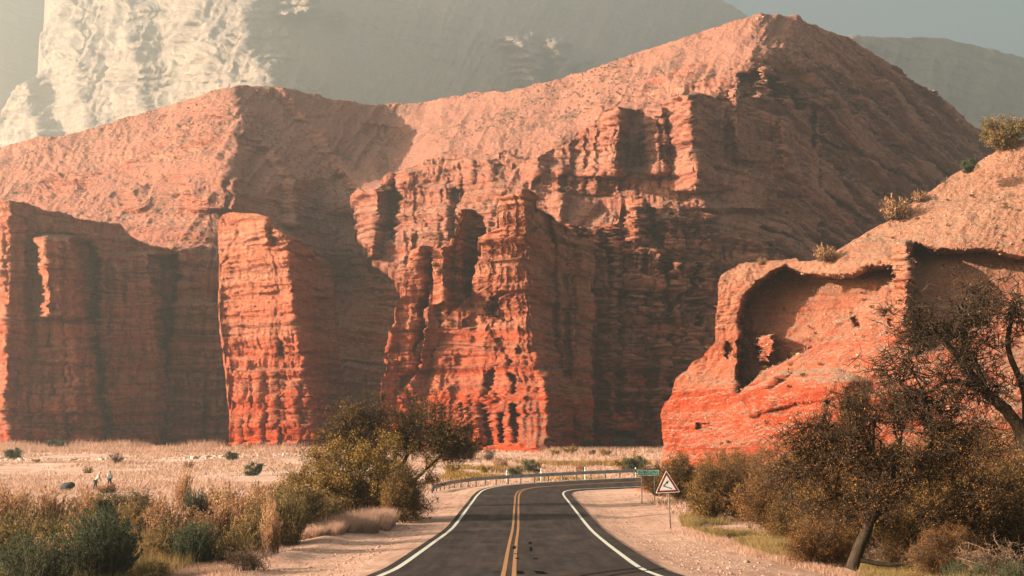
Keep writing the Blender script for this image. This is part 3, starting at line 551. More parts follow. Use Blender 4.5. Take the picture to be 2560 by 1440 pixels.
c = mixc(nt, 0.7, c, ramp(nt, crk, [(0.0, (0.35, 0.35, 0.36)), (0.010, (1, 1, 1))]), 'MULTIPLY'); nt.links.new(c, b.inputs['Base Color'])
bump(nt, b, a2, 0.5, 0.01)
road = strip('road', 0, 1, 0.0, ma, -0.34, 0.62, kind='structure', label='two lane asphalt road dipping away and bending sharply right')
def paint_mat(name, cc, worn):
    m, nt, b = new_mat(name, 0.7, 0.3)
    g = N(nt, 'ShaderNodeNewGeometry'); n = noise(nt, g.outputs['Position'], 5, 6, 0.75)
    nt.links.new(ramp(nt, n, [(0.28, (0.14, 0.11, 0.09)), (0.28 + worn, cc), (0.8, tuple(x * 1.1 for x in cc))]), b.inputs['Base Color']); return m
mw = paint_mat('white_paint', (0.56, 0.54, 0.46), 0.16); my = paint_mat('yellow_paint', (0.40, 0.175, 0.058), 0.26)
strip('edge_line', 0, 0, 0.004, mw, -0.075, 0.085, parent=road)
strip('edge_line', 1, 1, 0.004, mw, -0.075, 0.085, parent=road)
strip('centre_line', 0.46, 0.46, 0.004, my, -0.19, -0.075, parent=road)
strip('centre_line', 0.46, 0.46, 0.004, my, 0.075, 0.19, parent=road)
patch_black = flat_mat('patch_black', (0.005, 0.005, 0.006), 0.95, 0.02)
def road_patch(name, pts, parent, mat=patch_black, dz=0.012):
    """closed outline (x, y) laid on the road"""
    pts = np.array(pts, float); z, _ = road_z(pts[:, 0], pts[:, 1])
    V = np.column_stack([pts, z + dz]); me = bpy.data.meshes.new(name)
    me.from_pydata([tuple(v) for v in V], [], [list(range(len(V)))]); me.materials.append(mat); link(name, me, parent)
road_patch('dark_patch', [(0.13, 32.2), (0.28, 32.2), (0.28, 34.1), (0.13, 34.1)], road)  # thin near-black pieces laid on the asphalt by the centre line
road_patch('dark_patch', [(0.60, 32.4), (0.86, 32.2), (0.80, 34.0), (0.56, 34.1)], road)
for (x_, y_, w2, l2) in [(0.08, 47, 0.07, 2.2), (0.66, 46, 0.05, 3.2), (0.70, 50.5, 0.08, 1.4), (0.16, 40.5, 0.08, 0.5), (0.72, 40.4, 0.1, 0.5), (0.12, 43, 0.1, 0.35), (-0.4, 33.5, 0.1, 0.3)]:
    road_patch('dark_patch', [(x_ - w2, y_ - l2 / 2), (x_ + w2 * 0.6, y_ - l2 * 0.4), (x_ + w2, y_ + l2 / 2), (x_ - w2 * 0.4, y_ + l2 * 0.45)], road)
rub = flat_mat('tyre_mark', (0.014, 0.012, 0.012), 0.95, 0.02)
for off in (0.0, 0.62):
    tt = np.linspace(0, 1, 26); cx = 1.3 + off * 0.9 + 2.35 * tt; cy = 29.0 - off * 0.8 + 7.5 * tt ** 0.62
    o1 = np.column_stack([cx, cy + 0.16]); o2 = np.column_stack([cx + 0.05, cy - 0.10])[::-1]
    P2 = np.vstack([o1, o2]); z, _ = road_z(P2[:, 0], P2[:, 1]); n = len(cx)
    V = np.column_stack([P2, z + 0.006]); f = np.array([[i, i + 1, 2 * n - 2 - i, 2 * n - 1 - i] for i in range(n - 1)])
    mesh_np('tyre_mark', V, f[:, ::-1], rub, parent=road)

# ------------------------------------------------------------------ guardrail and signs
def box(c, s, rz=0.0, ry=0.0):
    v = np.array([[x, y, z] for x in (-1, 1) for y in (-1, 1) for z in (-1, 1)], float) * np.array(s) / 2
    if ry: v = v @ np.array([[math.cos(ry), 0, -math.sin(ry)], [0, 1, 0], [math.sin(ry), 0, math.cos(ry)]])
    if rz: v = v @ np.array([[math.cos(rz), math.sin(rz), 0], [-math.sin(rz), math.cos(rz), 0], [0, 0, 1]])
    f = np.array([[0, 1, 3, 2], [4, 6, 7, 5], [0, 4, 5, 1], [2, 3, 7, 6], [0, 2, 6, 4], [1, 5, 7, 3]])
    return v + np.array(c), f
def join(parts):
    V, Fq, o = [], [], 0
    for v, f in parts: V.append(v); Fq.append(f + o); o += len(v)
    return np.vstack(V), np.vstack(Fq)
steel = flat_mat('galvanised_steel', (0.20, 0.22, 0.22), 0.5, 0.5, 0.6, 0.35, 3)
rust = flat_mat('post_steel', (0.13, 0.12, 0.11), 0.7, 0.3, 0.2, 0.4, 6)
grp = catmull([(-6.5, 105.5, 0.62), (-5.7, 111, 0.78), (-4.6, 115.5, 0.88), (-2.6, 120, 0.98), (0.1, 123.2, 1.08), (2.9, 125.4, 1.18), (6.9, 127.8, 1.32), (10, 129.3, 1.42), (14, 131, 1.54), (22, 133.5, 1.7), (34, 136, 1.9)], 6)
gr_root = empty('guardrail', (-6.5, 105.5, 0), 'long grey steel crash barrier curving round the outside of the bend', 'guardrail')
prof = [(0.0, 0.16), (-0.05, 0.10), (-0.05, 0.06), (0.0, 0.015), (0.0, -0.015), (-0.05, -0.06), (-0.05, -0.10), (0.0, -0.16)]
tn = np.gradient(grp, axis=0); tn /= np.linalg.norm(tn[:, :2], axis=1, keepdims=True); nn = np.column_stack([tn[:, 1], -tn[:, 0], 0 * tn[:, 0]])
V = np.stack([grp + nn * (-o_ if True else 0) + np.array([0, 0, zz_ - 0.16]) for o_, zz_ in prof], 1) - np.array([-6.5, 105.5, 0])
V2 = V - nn[:, None] * 0.012
n_, k_ = V.shape[:2]
fc = np.vstack([grid_faces(n_, k_), grid_faces(n_, k_)[:, ::-1] + n_ * k_])
mesh_np('rail_beam', np.concatenate([V.reshape(-1, 3), V2.reshape(-1, 3)]), fc, steel, parent=gr_root, smooth_sh=False)
seg = np.concatenate([[0], np.cumsum(np.linalg.norm(np.diff(grp, axis=0), axis=1))]); sp_ = 0.6
while sp_ < seg[-1] - 0.3:
    p = np.array([np.interp(sp_, seg, grp[:, i]) for i in range(3)]); gzp = gzs(p[0], p[1] + 0.12)
    q = np.array([np.interp(sp_, seg, nn[:, i]) for i in range(3)])
    v, f = box(p - q * 0.10 - np.array([-6.5, 105.5, 0]) + np.array([0, 0, (gzp - 0.3 - p[2]) / 2 - 0.02]), (0.11, 0.11, p[2] - gzp + 0.25), math.atan2(q[1], q[0]))
    mesh_np('rail_post', v, f, rust, parent=gr_root); sp_ += 1.65
v, f = join([box((0.02, -0.05, 0.42), (0.34, 0.10, 0.42)), box((0.0, 0.03, 0.24), (0.16, 0.16, 0.6))])
mesh_np('rail_end', v, f, rust, parent=gr_root)

whitep = flat_mat('white_enamel', (0.72, 0.70, 0.64), 0.5, 0.4, 0, 0.08, 4)
k = 0
for (px, d_) in [(1267, 127.5), (1352, 129.5), (1461, 132), (1586, 134.5)]:
    x_ = (px - 1280) / F * d_; g_ = gzs(x_, d_)
    top_ = [1.38, 1.50, 1.62, 1.5][k]
    r = empty('marker_post', (x_, d_, g_), ['short white marker post behind the barrier, nearest its low left end', 'white marker post behind the middle of the barrier, second from the left',
              'white marker post behind the barrier, left of the green name sign', 'small white marker post low behind the green name sign'][k], 'marker post', 'marker posts behind the guardrail')
    v, f = join([box((0, 0, (top_ - g_) / 2), (0.13, 0.10, top_ - g_)), box((0, 0, top_ - g_ + 0.04), (0.09, 0.08, 0.08))]); mesh_np('post', v, f, whitep, parent=r)
    v, f = box((0, -0.055, top_ - g_ - 0.14), (0.10, 0.012, 0.08)); mesh_np('reflector', v, f, rust, parent=r); k += 1

# place-name sign
teal = flat_mat('green_sign_face', (0.012, 0.155, 0.125), 0.5, 0.4, 0, 0.1, 5)
letter = flat_mat('white_lettering', (0.55, 0.66, 0.60), 0.5, 0.3, 0, 0.05, 5)
ds = 89.0; xs_ = (1617 - 1280) / F * ds; zb = gzs(xs_, ds)
ns = empty('place_name_sign', (xs_, ds, zb), 'small green name board on two posts at the outer bend, white letters', 'road sign', rz=math.radians(-3))
zp = CAMZ - (1180.5 - 1110) / F * ds - zb
def rrect(w_, h_, r_, n=5):
    pts = []
    for cx_, cz_, a0 in ((w_ / 2 - r_, h_ / 2 - r_, 0), (-w_ / 2 + r_, h_ / 2 - r_, 90), (-w_ / 2 + r_, -h_ / 2 + r_, 180), (w_ / 2 - r_, -h_ / 2 + r_, 270)):
        for i in range(n): a_ = math.radians(a0 + 90 * i / (n - 1)); pts.append((cx_ + r_ * math.cos(a_), cz_ + r_ * math.sin(a_)))
    return pts
def plate(name, pts, y0, y1, mat, parent, off=(0, 0, 0)):
    n = len(pts); V = [(x + off[0], y0 + off[1], z + off[2]) for x, z in pts] + [(x + off[0], y1 + off[1], z + off[2]) for x, z in pts]
    fs = [list(range(n))[::-1], list(range(n, 2 * n))] + [[i, (i + 1) % n, n + (i + 1) % n, n + i] for i in range(n)]
    me = bpy.data.meshes.new(name); me.from_pydata(V, [], fs); me.materials.append(mat); me.validate(); me.update()
    return link(name, me, parent)
SW, SH = 1.48, 0.38
panel = plate('sign_panel', rrect(SW, SH, 0.05), 0, 0.02, teal, ns, (0, 0, zp))
# white border as a thin frame
pi_, po_ = rrect(SW - 0.07, SH - 0.07, 0.035), rrect(SW - 0.02, SH - 0.02, 0.045); n = len(pi_)
V = [(x, -0.004, z + zp) for x, z in pi_] + [(x, -0.004, z + zp) for x, z in po_]
me = bpy.data.meshes.new('border'); me.from_pydata(V, [], [[i, (i + 1) % n, n + (i + 1) % n, n + i] for i in range(n)]); me.materials.append(letter); link('border', me, panel)
def word(txt, x0_, x1_):
    tc_ = bpy.data.curves.new('lettering', 'FONT'); tc_.body = txt; tc_.size = 0.25; tc_.align_y = 'CENTER'; tc_.extrude = 0.002; tc_.offset = 0.006
    to = bpy.data.objects.new('lettering_tmp', tc_); COL.objects.link(to); bpy.context.view_layer.update()
    me = bpy.data.meshes.new_from_object(to); bpy.data.objects.remove(to)
    a_, b_ = min(v.co.x for v in me.vertices), max(v.co.x for v in me.vertices)
    for v in me.vertices: v.co = Vector((x0_ + (v.co.x - a_) / (b_ - a_) * (x1_ - x0_), -0.007, v.co.y * 1.12 + zp))
    me.materials.clear(); me.materials.append(letter); link('lettering', me, panel)
word('LOS', -0.64, -0.32); word('CASTILLOS', -0.17, 0.64)
for px_ in (1601, 1632.5):
    x_ = (px_ - 1617) / F * ds; v, f = box((x_, 0.05, (zp + 0.16) / 2 - 0.1), (0.065, 0.06, zp + 0.36)); mesh_np('post', v, f, flat_mat('sign_post_steel', (0.16, 0.18, 0.17), 0.5, 0.4, 0.5, 0.2, 4), parent=ns)

# warning sign
dw = 64.0; xw = (1668 - 1280) / F * dw; zw = gzs(xw, dw)
wsn = empty('warning_sign', (xw, dw, zw), 'red edged triangular curve warning sign on a leaning pole at the verge', 'road sign', rz=math.radians(4))
def at_w(px, py): return ((px - 1668) / F * dw, CAMZ - (py - 1110) / F * dw - zw)
def rtri(pts, r_=0.05, n=5):
    out = []
    for i in range(3):
        p0, p1, p2 = [Vector((*pts[(i + j) % 3], 0)) for j in (-1, 0, 1)]
        a_ = p1 + (p0 - p1).normalized() * r_ * 1.6; c_ = p1 + (p2 - p1).normalized() * r_ * 1.6
        for t in np.linspace(0, 1, n): q = a_.lerp(p1, t).lerp(p1.lerp(c_, t), t); out.append((q.x, q.y))
    return out
tri = [at_w(1661.5, 1174.5), at_w(1696, 1228), at_w(1634, 1231)]
ctri = (sum(p[0] for p in tri) / 3, sum(p[1] for p in tri) / 3)
def shr(k_): return [(ctri[0] + (p[0] - ctri[0]) * k_, ctri[1] + (p[1] - ctri[1]) * k_) for p in tri]
redp = flat_mat('dark_red_enamel', (0.21, 0.010, 0.016), 0.45, 0.4, 0, 0.1, 4); blk = flat_mat('black_paint', (0.012, 0.014, 0.014), 0.5, 0.3)
pl = plate('sign_panel', rtri(tri, 0.05)[::-1], 0, 0.018, whitep, wsn)
plate('border', rtri(shr(0.92), 0.04)[::-1], -0.004, -0.001, redp, pl)
plate('sign_face', rtri(shr(0.66), 0.02)[::-1], -0.008, -0.005, whitep, pl)
def bar2(a, c, w_):
    a, c = np.array(a), np.array(c); e = (c - a) / np.linalg.norm(c - a); m_ = np.array([-e[1], e[0]]) * w_ / 2
    return [tuple(a + m_), tuple(a - m_), tuple(c - m_), tuple(c + m_)]
A_, B_, C_ = at_w(1675.5, 1219.5), at_w(1654, 1213), at_w(1662.5, 1204.5)
arrow_tip = at_w(1666, 1200.5)
for i_, (p_, q_) in enumerate(((A_, B_), (B_, C_))):
    plate('arrow', bar2(p_, q_, 0.042), -0.012 - 0.002 * i_, -0.009, blk, pl)
e = np.array(arrow_tip) - np.array(C_); e = e / np.linalg.norm(e); m_ = np.array([-e[1], e[0]]); c0 = np.array(C_) - e * 0.02
plate('arrow_head', [tuple(c0 + m_ * 0.065), tuple(c0 - m_ * 0.065), tuple(np.array(arrow_tip) + e * 0.03)], -0.015, -0.009, blk, pl)
b0 = at_w(1670.5, 1302); t0 = at_w(1666.5, 1212)
v, f = box((0, 0, 0), (0.06, 0.045, t0[1] - b0[1] + 0.3)); v[:, 0] += (b0[0] + t0[0]) / 2 - (v[:, 2]) * (b0[0] - t0[0]) / (t0[1] - b0[1]); v[:, 2] += (t0[1] + b0[1]) / 2 - 0.15; v[:, 1] += 0.045
mesh_np('pole', v, f, flat_mat('weathered_pole', (0.22, 0.17, 0.13), 0.7, 0.3, 0.2, 0.3, 5), parent=wsn)

# ------------------------------------------------------------------ vegetation
def tubes(PL, R, sides=4):
    """PL (n,k,3) polylines, R (n,k) radii -> vertices, quads"""
    n, k, _ = PL.shape
    T = np.gradient(PL, axis=1); T /= np.linalg.norm(T, axis=-1, keepdims=True) + 1e-9
    mt = np.abs(PL[:, -1] - PL[:, 0]); up = np.eye(3)[mt.argmin(1)][:, None, :] + 0 * T
    A = np.cross(T, up); A /= np.linalg.norm(A, axis=-1, keepdims=True) + 1e-9; B = np.cross(T, A)
    an = np.arange(sides) * 2 * math.pi / sides
    V = PL[:, :, None] + R[:, :, None, None] * (A[:, :, None] * np.cos(an)[None, None, :, None] + B[:, :, None] * np.sin(an)[None, None, :, None])
    i = np.arange(n)[:, None, None] * k * sides + np.arange(k - 1)[None, :, None] * sides
    j = np.arange(sides)[None, None, :]; j2 = (j + 1) % sides
    f = np.stack([i + j, i + j2, i + sides + j2, i + sides + j], -1).reshape(-1, 4)
    return V.reshape(-1, 3), f
def beziers(a, c, bow, k, rng, wig):
    """curves from a to c, bent by bow, with wiggle that grows with length"""
    t = np.linspace(0, 1, k)[None, :, None]; m = (a + c) / 2 + bow
    Q = (1 - t) ** 2 * a[:, None] + 2 * t * (1 - t) * m[:, None] + t ** 2 * c[:, None]
    L = np.linalg.norm(c - a, axis=-1)[:, None, None]
    w_ = rng.normal(0, 1, Q.shape) * wig * L * np.sin(np.linspace(0, math.pi, k))[None, :, None] ** 0.5
    return Q + w_
def leaves(Pc, size, rng, aspect=0.45, up=0.3, dirs=None, spread=1.0):
    n = len(Pc); d = rng.normal(0, 1, (n, 3)) * spread
    if dirs is not None: d = d + dirs
    d[:, 2] += up; d /= np.linalg.norm(d, axis=1, keepdims=True) + 1e-9
    q = rng.normal(0, 1, (n, 3)); q = np.cross(d, q); q /= np.linalg.norm(q, axis=1, keepdims=True) + 1e-9
    s = size * rng.uniform(0.55, 1.35, (n, 1))
    V = np.stack([Pc - d * s * 0.5, Pc + q * s * aspect * 0.5, Pc + d * s * 0.5, Pc - q * s * aspect * 0.5], 1)
    return V.reshape(-1, 3), np.arange(n * 4).reshape(n, 4)
def in_env(p, env):
    r = np.zeros(len(p), bool)
    for e in env:
        e = np.array(e); r |= (((p - e[:3]) / e[3:]) ** 2).sum(1) < 1.0
    return r
def sample_env(env, n, rng, shell=0.5):
    out = []; vol = np.array([e[3] * e[4] * e[5] for e in env]) ** 0.7; cnt = rng.multinomial(n, vol / vol.sum())
    for e, c in zip(env, cnt):
        d = rng.normal(0, 1, (c, 3)); d /= np.linalg.norm(d, axis=1, keepdims=True)
        out.append(np.array(e[:3]) + d * (rng.uniform(0, 1, (c, 1)) ** shell) * 0.9 * np.array(e[3:]))
    p = np.vstack(out); p[:, 2] = np.maximum(p[:, 2], 0.1); return p
class Proto: pass
def plant(seed, env, stems, n1, n2, n3, r2, r3, nleaf, lsize, rt=0.06, wig=0.06, aspect=0.4, droop=0.0, leafup=0.25, twr=0.006, k3=4, shell=0.5, out_bias=0.6, trunk_pl=None, sides=4, leafspread=0.12):
    """branch skeleton grown to fill the crown envelope; returns wood and leaf geometry"""
    rng = np.random.default_rng(seed)
    C1 = sample_env(env, n1, rng, shell); ctr_ = np.array([e[:3] for e in env]).mean(0)
    st = np.array(stems, float)
    if trunk_pl is not None:
        st = np.vstack([np.array(t_, float)[-3:, :3] for t_ in trunk_pl])
    dd = np.linalg.norm((C1[:, None] - st[None]) * np.array([1, 1, 0.6]), axis=-1) + rng.uniform(0, 0.5, (n1, len(st)))
    A1 = st[dd.argmin(1)]
    L1 = np.linalg.norm(C1 - A1, axis=1)
    bow = np.column_stack([rng.normal(0, 0.08, (n1, 2)) * L1[:, None], L1 * rng.uniform(0.05, 0.22, n1)])
    B1 = beziers(A1, C1, bow, 8, rng, wig)
    wood = []
    r0 = rt * rng.uniform(0.5, 0.9, n1)
    wood.append(tubes(B1, r0[:, None] * np.linspace(1, 0.32, 8)[None], sides + 1))
    if trunk_pl is not None:
        for tpl in trunk_pl:
            q = catmull([v[:3] for v in tpl], 4); rr = np.interp(np.linspace(0, 1, len(q)), np.linspace(0, 1, len(tpl)), [v[3] for v in tpl])
            q = q + fbm(q[:, 0:1] * 3 + np.array([[0, 5, 9]]), q[:, 1:2] * 3 + np.array([[0, 5, 9]]), q[:, 2:3] * 3 + np.array([[0, 5, 9]]), 2, seed) * rr[:, None] * 0.25
            wood.append(tubes(q[None], rr[None], 9))
    # second order
    a_i = np.repeat(np.arange(n1), n2); ti = rng.integers(3, 8, n1 * n2)
    A2 = B1[a_i, ti]
    o = C1[a_i] - ctr_; o /= np.linalg.norm(o, axis=1, keepdims=True) + 1e-6
    d2 = rng.normal(0, 1, (n1 * n2, 3)) * np.array([1, 1, 0.8]) + o * out_bias; d2 /= np.linalg.norm(d2, axis=1, keepdims=True)
    C2 = A2 + d2 * r2 * rng.uniform(0.35, 1.1, (n1 * n2, 1)); C2[:, 2] = np.maximum(C2[:, 2] - droop * r2 * 0.4, 0.05)
    ok = in_env((C2 - ctr_) * 0.93 + ctr_, env) | (rng.uniform(0, 1, len(C2)) < 0.12)
    A2, C2 = A2[ok], C2[ok]; n = len(C2)
    L2 = np.linalg.norm(C2 - A2, axis=1)[:, None]
    B2 = beziers(A2, C2, rng.normal(0, 0.12, (n, 3)) * L2 + np.array([0, 0, 0.08]) * L2, 6, rng, wig * 1.3)
    wood.append(tubes(B2, (rt * 0.26 * rng.uniform(0.6, 1.1, n))[:, None] * np.linspace(1, 0.35, 6)[None], sides))
    # twigs
    b_i = np.repeat(np.arange(n), n3); tj = rng.integers(1, 6, n * n3)
    A3 = B2[b_i, tj]; o = (C2 - A2)[b_i] / (L2[b_i] + 1e-6)
    d3 = rng.normal(0, 1, (n * n3, 3)) + o * 0.8; d3[:, 2] += 0.15 - droop; d3 /= np.linalg.norm(d3, axis=1, keepdims=True)
    C3 = A3 + d3 * r3 * rng.uniform(0.4, 1.15, (n * n3, 1)); C3[:, 2] = np.maximum(C3[:, 2], 0.03)
    L3 = np.linalg.norm(C3 - A3, axis=1)[:, None]
    B3 = beziers(A3, C3, rng.normal(0, 0.15, A3.shape) * L3, k3, rng, wig * 1.6)
    wood.append(tubes(B3, np.full((len(B3), 1), twr) * np.linspace(1.3, 0.5, k3)[None], 3))
    V, Fq, off = [], [], 0
    for v, f in wood: V.append(v); Fq.append(f + off); off += len(v)
    pr = Proto(); pr.wood = (np.vstack(V), np.vstack(Fq))
    if nleaf:
        m = len(B3) * nleaf; ci = rng.integers(0, len(B3), m); tk = rng.uniform(0.25, 1.1, m)[:, None]
        s = np.clip(tk[:, 0] * (k3 - 1), 0, k3 - 1.001); i0 = s.astype(int); fr = (s - i0)[:, None]
        pc = B3[ci, i0] * (1 - fr) + B3[ci, i0 + 1] * fr + rng.normal(0, 1, (m, 3)) * leafspread
        pc[:, 2] = np.maximum(pc[:, 2], 0.02)
        pr.leaf = leaves(pc, lsize, rng, aspect, leafup, dirs=(C3 - A3)[ci] / (L3[ci] + 1e-6) * 0.8)
    else: pr.leaf = None
    return pr
def plumes(seed, env, nsh, nleaf, lsize, height=(0.6, 1.0), lean=0.35, rt=0.02, aspect=0.35, width=0.16):
    """upright feathery shoots rising out of a clump (tamarisk-like)"""
    rng = np.random.default_rng(seed)
    tips = sample_env(env, nsh, rng, 0.33)
    rx = max(e[3] for e in env)
    base = tips * np.array([0.45, 0.45, 0]) + rng.normal(0, 0.12, (nsh, 3)) * np.array([1, 1, 0])
    base[:, 2] = 0
    L = np.linalg.norm(tips - base, axis=1)
    B = beziers(base, tips, np.column_stack([rng.normal(0, 0.08, (nsh, 2)) * L[:, None], 0.18 * L]), 8, rng, 0.03)
    pr = Proto(); pr.wood = tubes(B, (rt * rng.uniform(0.6, 1.2, nsh))[:, None] * np.linspace(1, 0.2, 8)[None], 3)
    m = nsh * nleaf; ci = rng.integers(0, nsh, m); tk = 1 - rng.uniform(0, 1, m) ** 1.5 * 0.75
    s = np.clip(tk * 7, 0, 6.999); i0 = s.astype(int); fr = (s - i0)[:, None]
    pc = B[ci, i0] * (1 - fr) + B[ci, i0 + 1] * fr
    tang = B[ci, i0 + 1] - B[ci, i0]; tang /= np.linalg.norm(tang, axis=1, keepdims=True)
    taper = (1.25 - tk)[:, None]
    pc = pc + rng.normal(0, 1, (m, 3)) * width * taper
    pc[:, 2] = np.maximum(pc[:, 2], 0.02)
    pr.leaf = leaves(pc, lsize, rng, aspect, 0.1, dirs=tang * 1.3); return pr

def make(pr, name, loc, label, cat, group, wood_m, leaf_m, rz=0, scale=1.0, woodname='branches', leafname='foliage'):
    r = empty(name, loc, label, cat, group, rz, scale)
    mesh_np(woodname, pr.wood[0], pr.wood[1], wood_m, parent=r, smooth_sh=True)
    if pr.leaf is not None: mesh_np(leafname, pr.leaf[0], pr.leaf[1], leaf_m, parent=r)
    return r
used_p = {}
def put(key, px, d, label, scale=1.0, rz=0.0, group=None, name=None, cat=None, dz=0.0):
    """first use moves the prototype itself, later uses copy it with its parts"""
    pr, nm, ct, gp, wm, lm, wn, ln = PR[key]
    x = (px - 1280) / F * d; loc = (x, d, gzs(x, d) - 0.04 + dz)
    sc = scale if hasattr(scale, '__len__') else (scale,) * 3
    if key not in used_p:
        o = make(pr, name or nm, loc, label, cat or ct, group or gp, wm, lm, rz, sc, wn, ln); used_p[key] = o
    else:
        o = copy_tree(used_p[key]); o.name = name or nm; o.location = loc; o.rotation_euler = (0, 0, rz); o.scale = sc; o['label'] = label
        o['category'] = cat or ct; o['group'] = group or gp
    return o

bk_dark = bark_mat('dark_bark', (0.050, 0.034, 0.023)); bk_twig = bark_mat('brown_twigs', (0.115, 0.075, 0.048)); bk_mid = bark_mat('brown_bark', (0.13, 0.08, 0.05)); bk_pale = bark_mat('pale_bark', (0.26, 0.165, 0.11))
lf_olive = leaf_mat('olive_leaves', [(0.11, 0.06, 0.018), (0.27, 0.155, 0.035), (0.42, 0.26, 0.07)])
lf_dusk = leaf_mat('brown_olive_leaves', [(0.050, 0.029, 0.011), (0.18, 0.095, 0.026), (0.38, 0.21, 0.06)])
lf_rust = leaf_mat('rusty_leaves', [(0.055, 0.028, 0.010), (0.25, 0.105, 0.028), (0.48, 0.22, 0.06)])
lf_tan = leaf_mat('tan_pink_leaves', [(0.18, 0.095, 0.04), (0.50, 0.26, 0.13), (0.66, 0.40, 0.23)])
lf_teal = leaf_mat('dark_green_leaves', [(0.03, 0.05, 0.032), (0.06, 0.085, 0.045), (0.12, 0.12, 0.055)])
lf_mixed = leaf_mat('mixed_green_brown_leaves', [(0.06, 0.07, 0.035), (0.24, 0.16, 0.055), (0.46, 0.25, 0.11)])
gr_tan = leaf_mat('dry_grass_blades', [(0.34, 0.18, 0.11), (0.52, 0.31, 0.22), (0.62, 0.41, 0.31)], 0.3)
gr_green = leaf_mat('green_grass_blades', [(0.17, 0.12, 0.045), (0.28, 0.19, 0.07), (0.46, 0.30, 0.14)], 0.3)

PR = {}
def P_(key, pr, nm, ct, gp, wm, lm, wn='branches', ln='foliage'): PR[key] = (pr, nm, ct, gp, wm, lm, wn, ln)
# broad dome beside the road
P_('dome', plant(1, [(-1.6, 0, 2.2, 3.0, 2.4, 2.1), (1.2, 0.2, 2.3, 3.1, 2.4, 2.2), (0, 0, 3.2, 2.6, 2.0, 1.5), (-3.2, 0, 1.4, 1.7, 1.8, 1.3), (3.0, -0.3, 1.5, 1.6, 1.8, 1.4)], [(-1.2, 0, 0), (0, 0.3, 0), (1.2, 0, 0), (0.4, -0.3, 0)],
      90, 9, 8, 1.15, 0.5, 11, 0.125, rt=0.07, wig=0.05, leafspread=0.10, shell=0.3), 'shrub', 'shrub', 'large shrubs beside the road', bk_dark, lf_olive)
# mesquite-like tree, branchy and leaning right
P_('mesquite', plant(2, [(-2.6, 0, 5.4, 2.2, 2.0, 1.7), (0.6, 0, 6.0, 2.9, 2.2, 1.8), (3.2, 0, 4.8, 2.6, 2.0, 1.6), (5.0, 0, 3.7, 1.9, 1.5, 1.2), (-4.2, 0, 4.2, 1.6, 1.5, 1.2), (1.8, 0, 4.3, 2.6, 2.0, 1.5), (-1.2, 0, 4.2, 2.3, 1.8, 1.4)], [(0, 0, 0)],
      120, 11, 8, 1.15, 0.6, 4, 0.12, rt=0.055, wig=0.07, aspect=0.3, shell=0.45, twr=0.012, leafspread=0.06,
      trunk_pl=[[(0, 0, -0.2, 0.24), (0.1, 0, 1.2, 0.2), (0.5, 0.1, 2.4, 0.15), (1.0, 0.1, 3.6, 0.11)], [(0, 0, -0.2, 0.2), (-0.4, 0.1, 1.3, 0.16), (-1.1, 0, 2.6, 0.12), (-1.8, 0, 3.8, 0.09)], [(0.1, 0, -0.2, 0.18), (0.9, -0.2, 1.2, 0.13), (2.1, -0.2, 2.4, 0.1), (3.2, -0.2, 3.4, 0.07)]]),
   'mesquite_tree', 'tree', 'thorn trees', bk_dark, lf_dusk, 'trunk', 'crown')
P_('feather', plumes(3, [(0, 0, 1.0, 1.3, 1.1, 1.0), (0.5, 0, 1.5, 0.7, 0.7, 0.8), (-0.7, 0.2, 1.2, 0.7, 0.7, 0.8)], 170, 58, 0.085, width=0.085), 'feathery_shrub', 'shrub', 'feathery shrubs in the left scrub', bk_mid, lf_tan)
P_('feather2', plumes(4, [(0, 0, 0.9, 1.5, 1.2, 0.95), (0.2, 0, 1.6, 0.5, 0.5, 0.9), (-1.0, 0, 1.1, 0.5, 0.5, 0.7)], 170, 58, 0.09, width=0.08), 'feathery_shrub', 'shrub', 'feathery shrubs in the left scrub', bk_mid, lf_mixed)
P_('round', plant(5, [(0, 0, 1.1, 1.3, 1.2, 1.0), (0.5, 0, 1.4, 0.9, 0.9, 0.8), (-0.6, 0, 1.2, 0.8, 0.9, 0.8)], [(0, 0, 0), (0.2, 0, 0), (-0.2, 0.1, 0)], 40, 7, 7, 0.55, 0.3, 13, 0.085, rt=0.035, wig=0.05, shell=0.3, leafspread=0.05), 'shrub', 'shrub', 'rounded shrubs', bk_dark, lf_mixed)
P_('tealbush', plumes(6, [(0, 0, 1.2, 1.9, 1.5, 1.1), (0.9, 0, 1.5, 1.0, 1.0, 0.9), (-1.0, 0, 1.4, 1.0, 1.0, 0.9)], 420, 75, 0.065, width=0.075), 'shrub', 'shrub', 'dark green shrubs', bk_mid, lf_teal)
P_('rustbush', plant(7, [(0, 0, 2.3, 3.0, 2.2, 1.9), (-2.0, 0, 1.7, 1.9, 1.7, 1.5), (2.0, 0, 2.0, 2.0, 1.8, 1.7)], [(0, 0, 0), (0.7, 0, 0), (-0.8, 0, 0)], 70, 9, 8, 1.0, 0.5, 7, 0.10, rt=0.06, wig=0.06, shell=0.35, aspect=0.3, twr=0.008, leafspread=0.08), 'thorn_shrub', 'shrub', 'brown thorn shrubs on the right', bk_twig, lf_rust)
P_('duskbush', plant(8, [(0, 0, 2.0, 2.3, 2.0, 1.7), (-1.3, 0, 2.3, 1.5, 1.4, 1.3), (1.4, 0, 1.7, 1.6, 1.5, 1.4)], [(0, 0, 0), (0.4, 0, 0), (-0.4, 0.2, 0)], 60, 9, 8, 0.9, 0.42, 8, 0.095, rt=0.055, wig=0.06, shell=0.35, leafspread=0.08), 'thorn_shrub', 'shrub', 'brown thorn shrubs on the right', bk_dark, lf_dusk)
P_('barebush', plant(9, [(0, 0, 0.7, 1.2, 0.9, 0.7), (0.3, 0, 0.9, 0.8, 0.7, 0.6)], [(0, 0, 0), (0.1, 0.1, 0)], 26, 6, 5, 0.5, 0.28, 0, 0.05, rt=0.03, wig=0.10, twr=0.006), 'bare_shrub', 'shrub', 'bare twiggy shrubs', bk_mid, lf_tan)
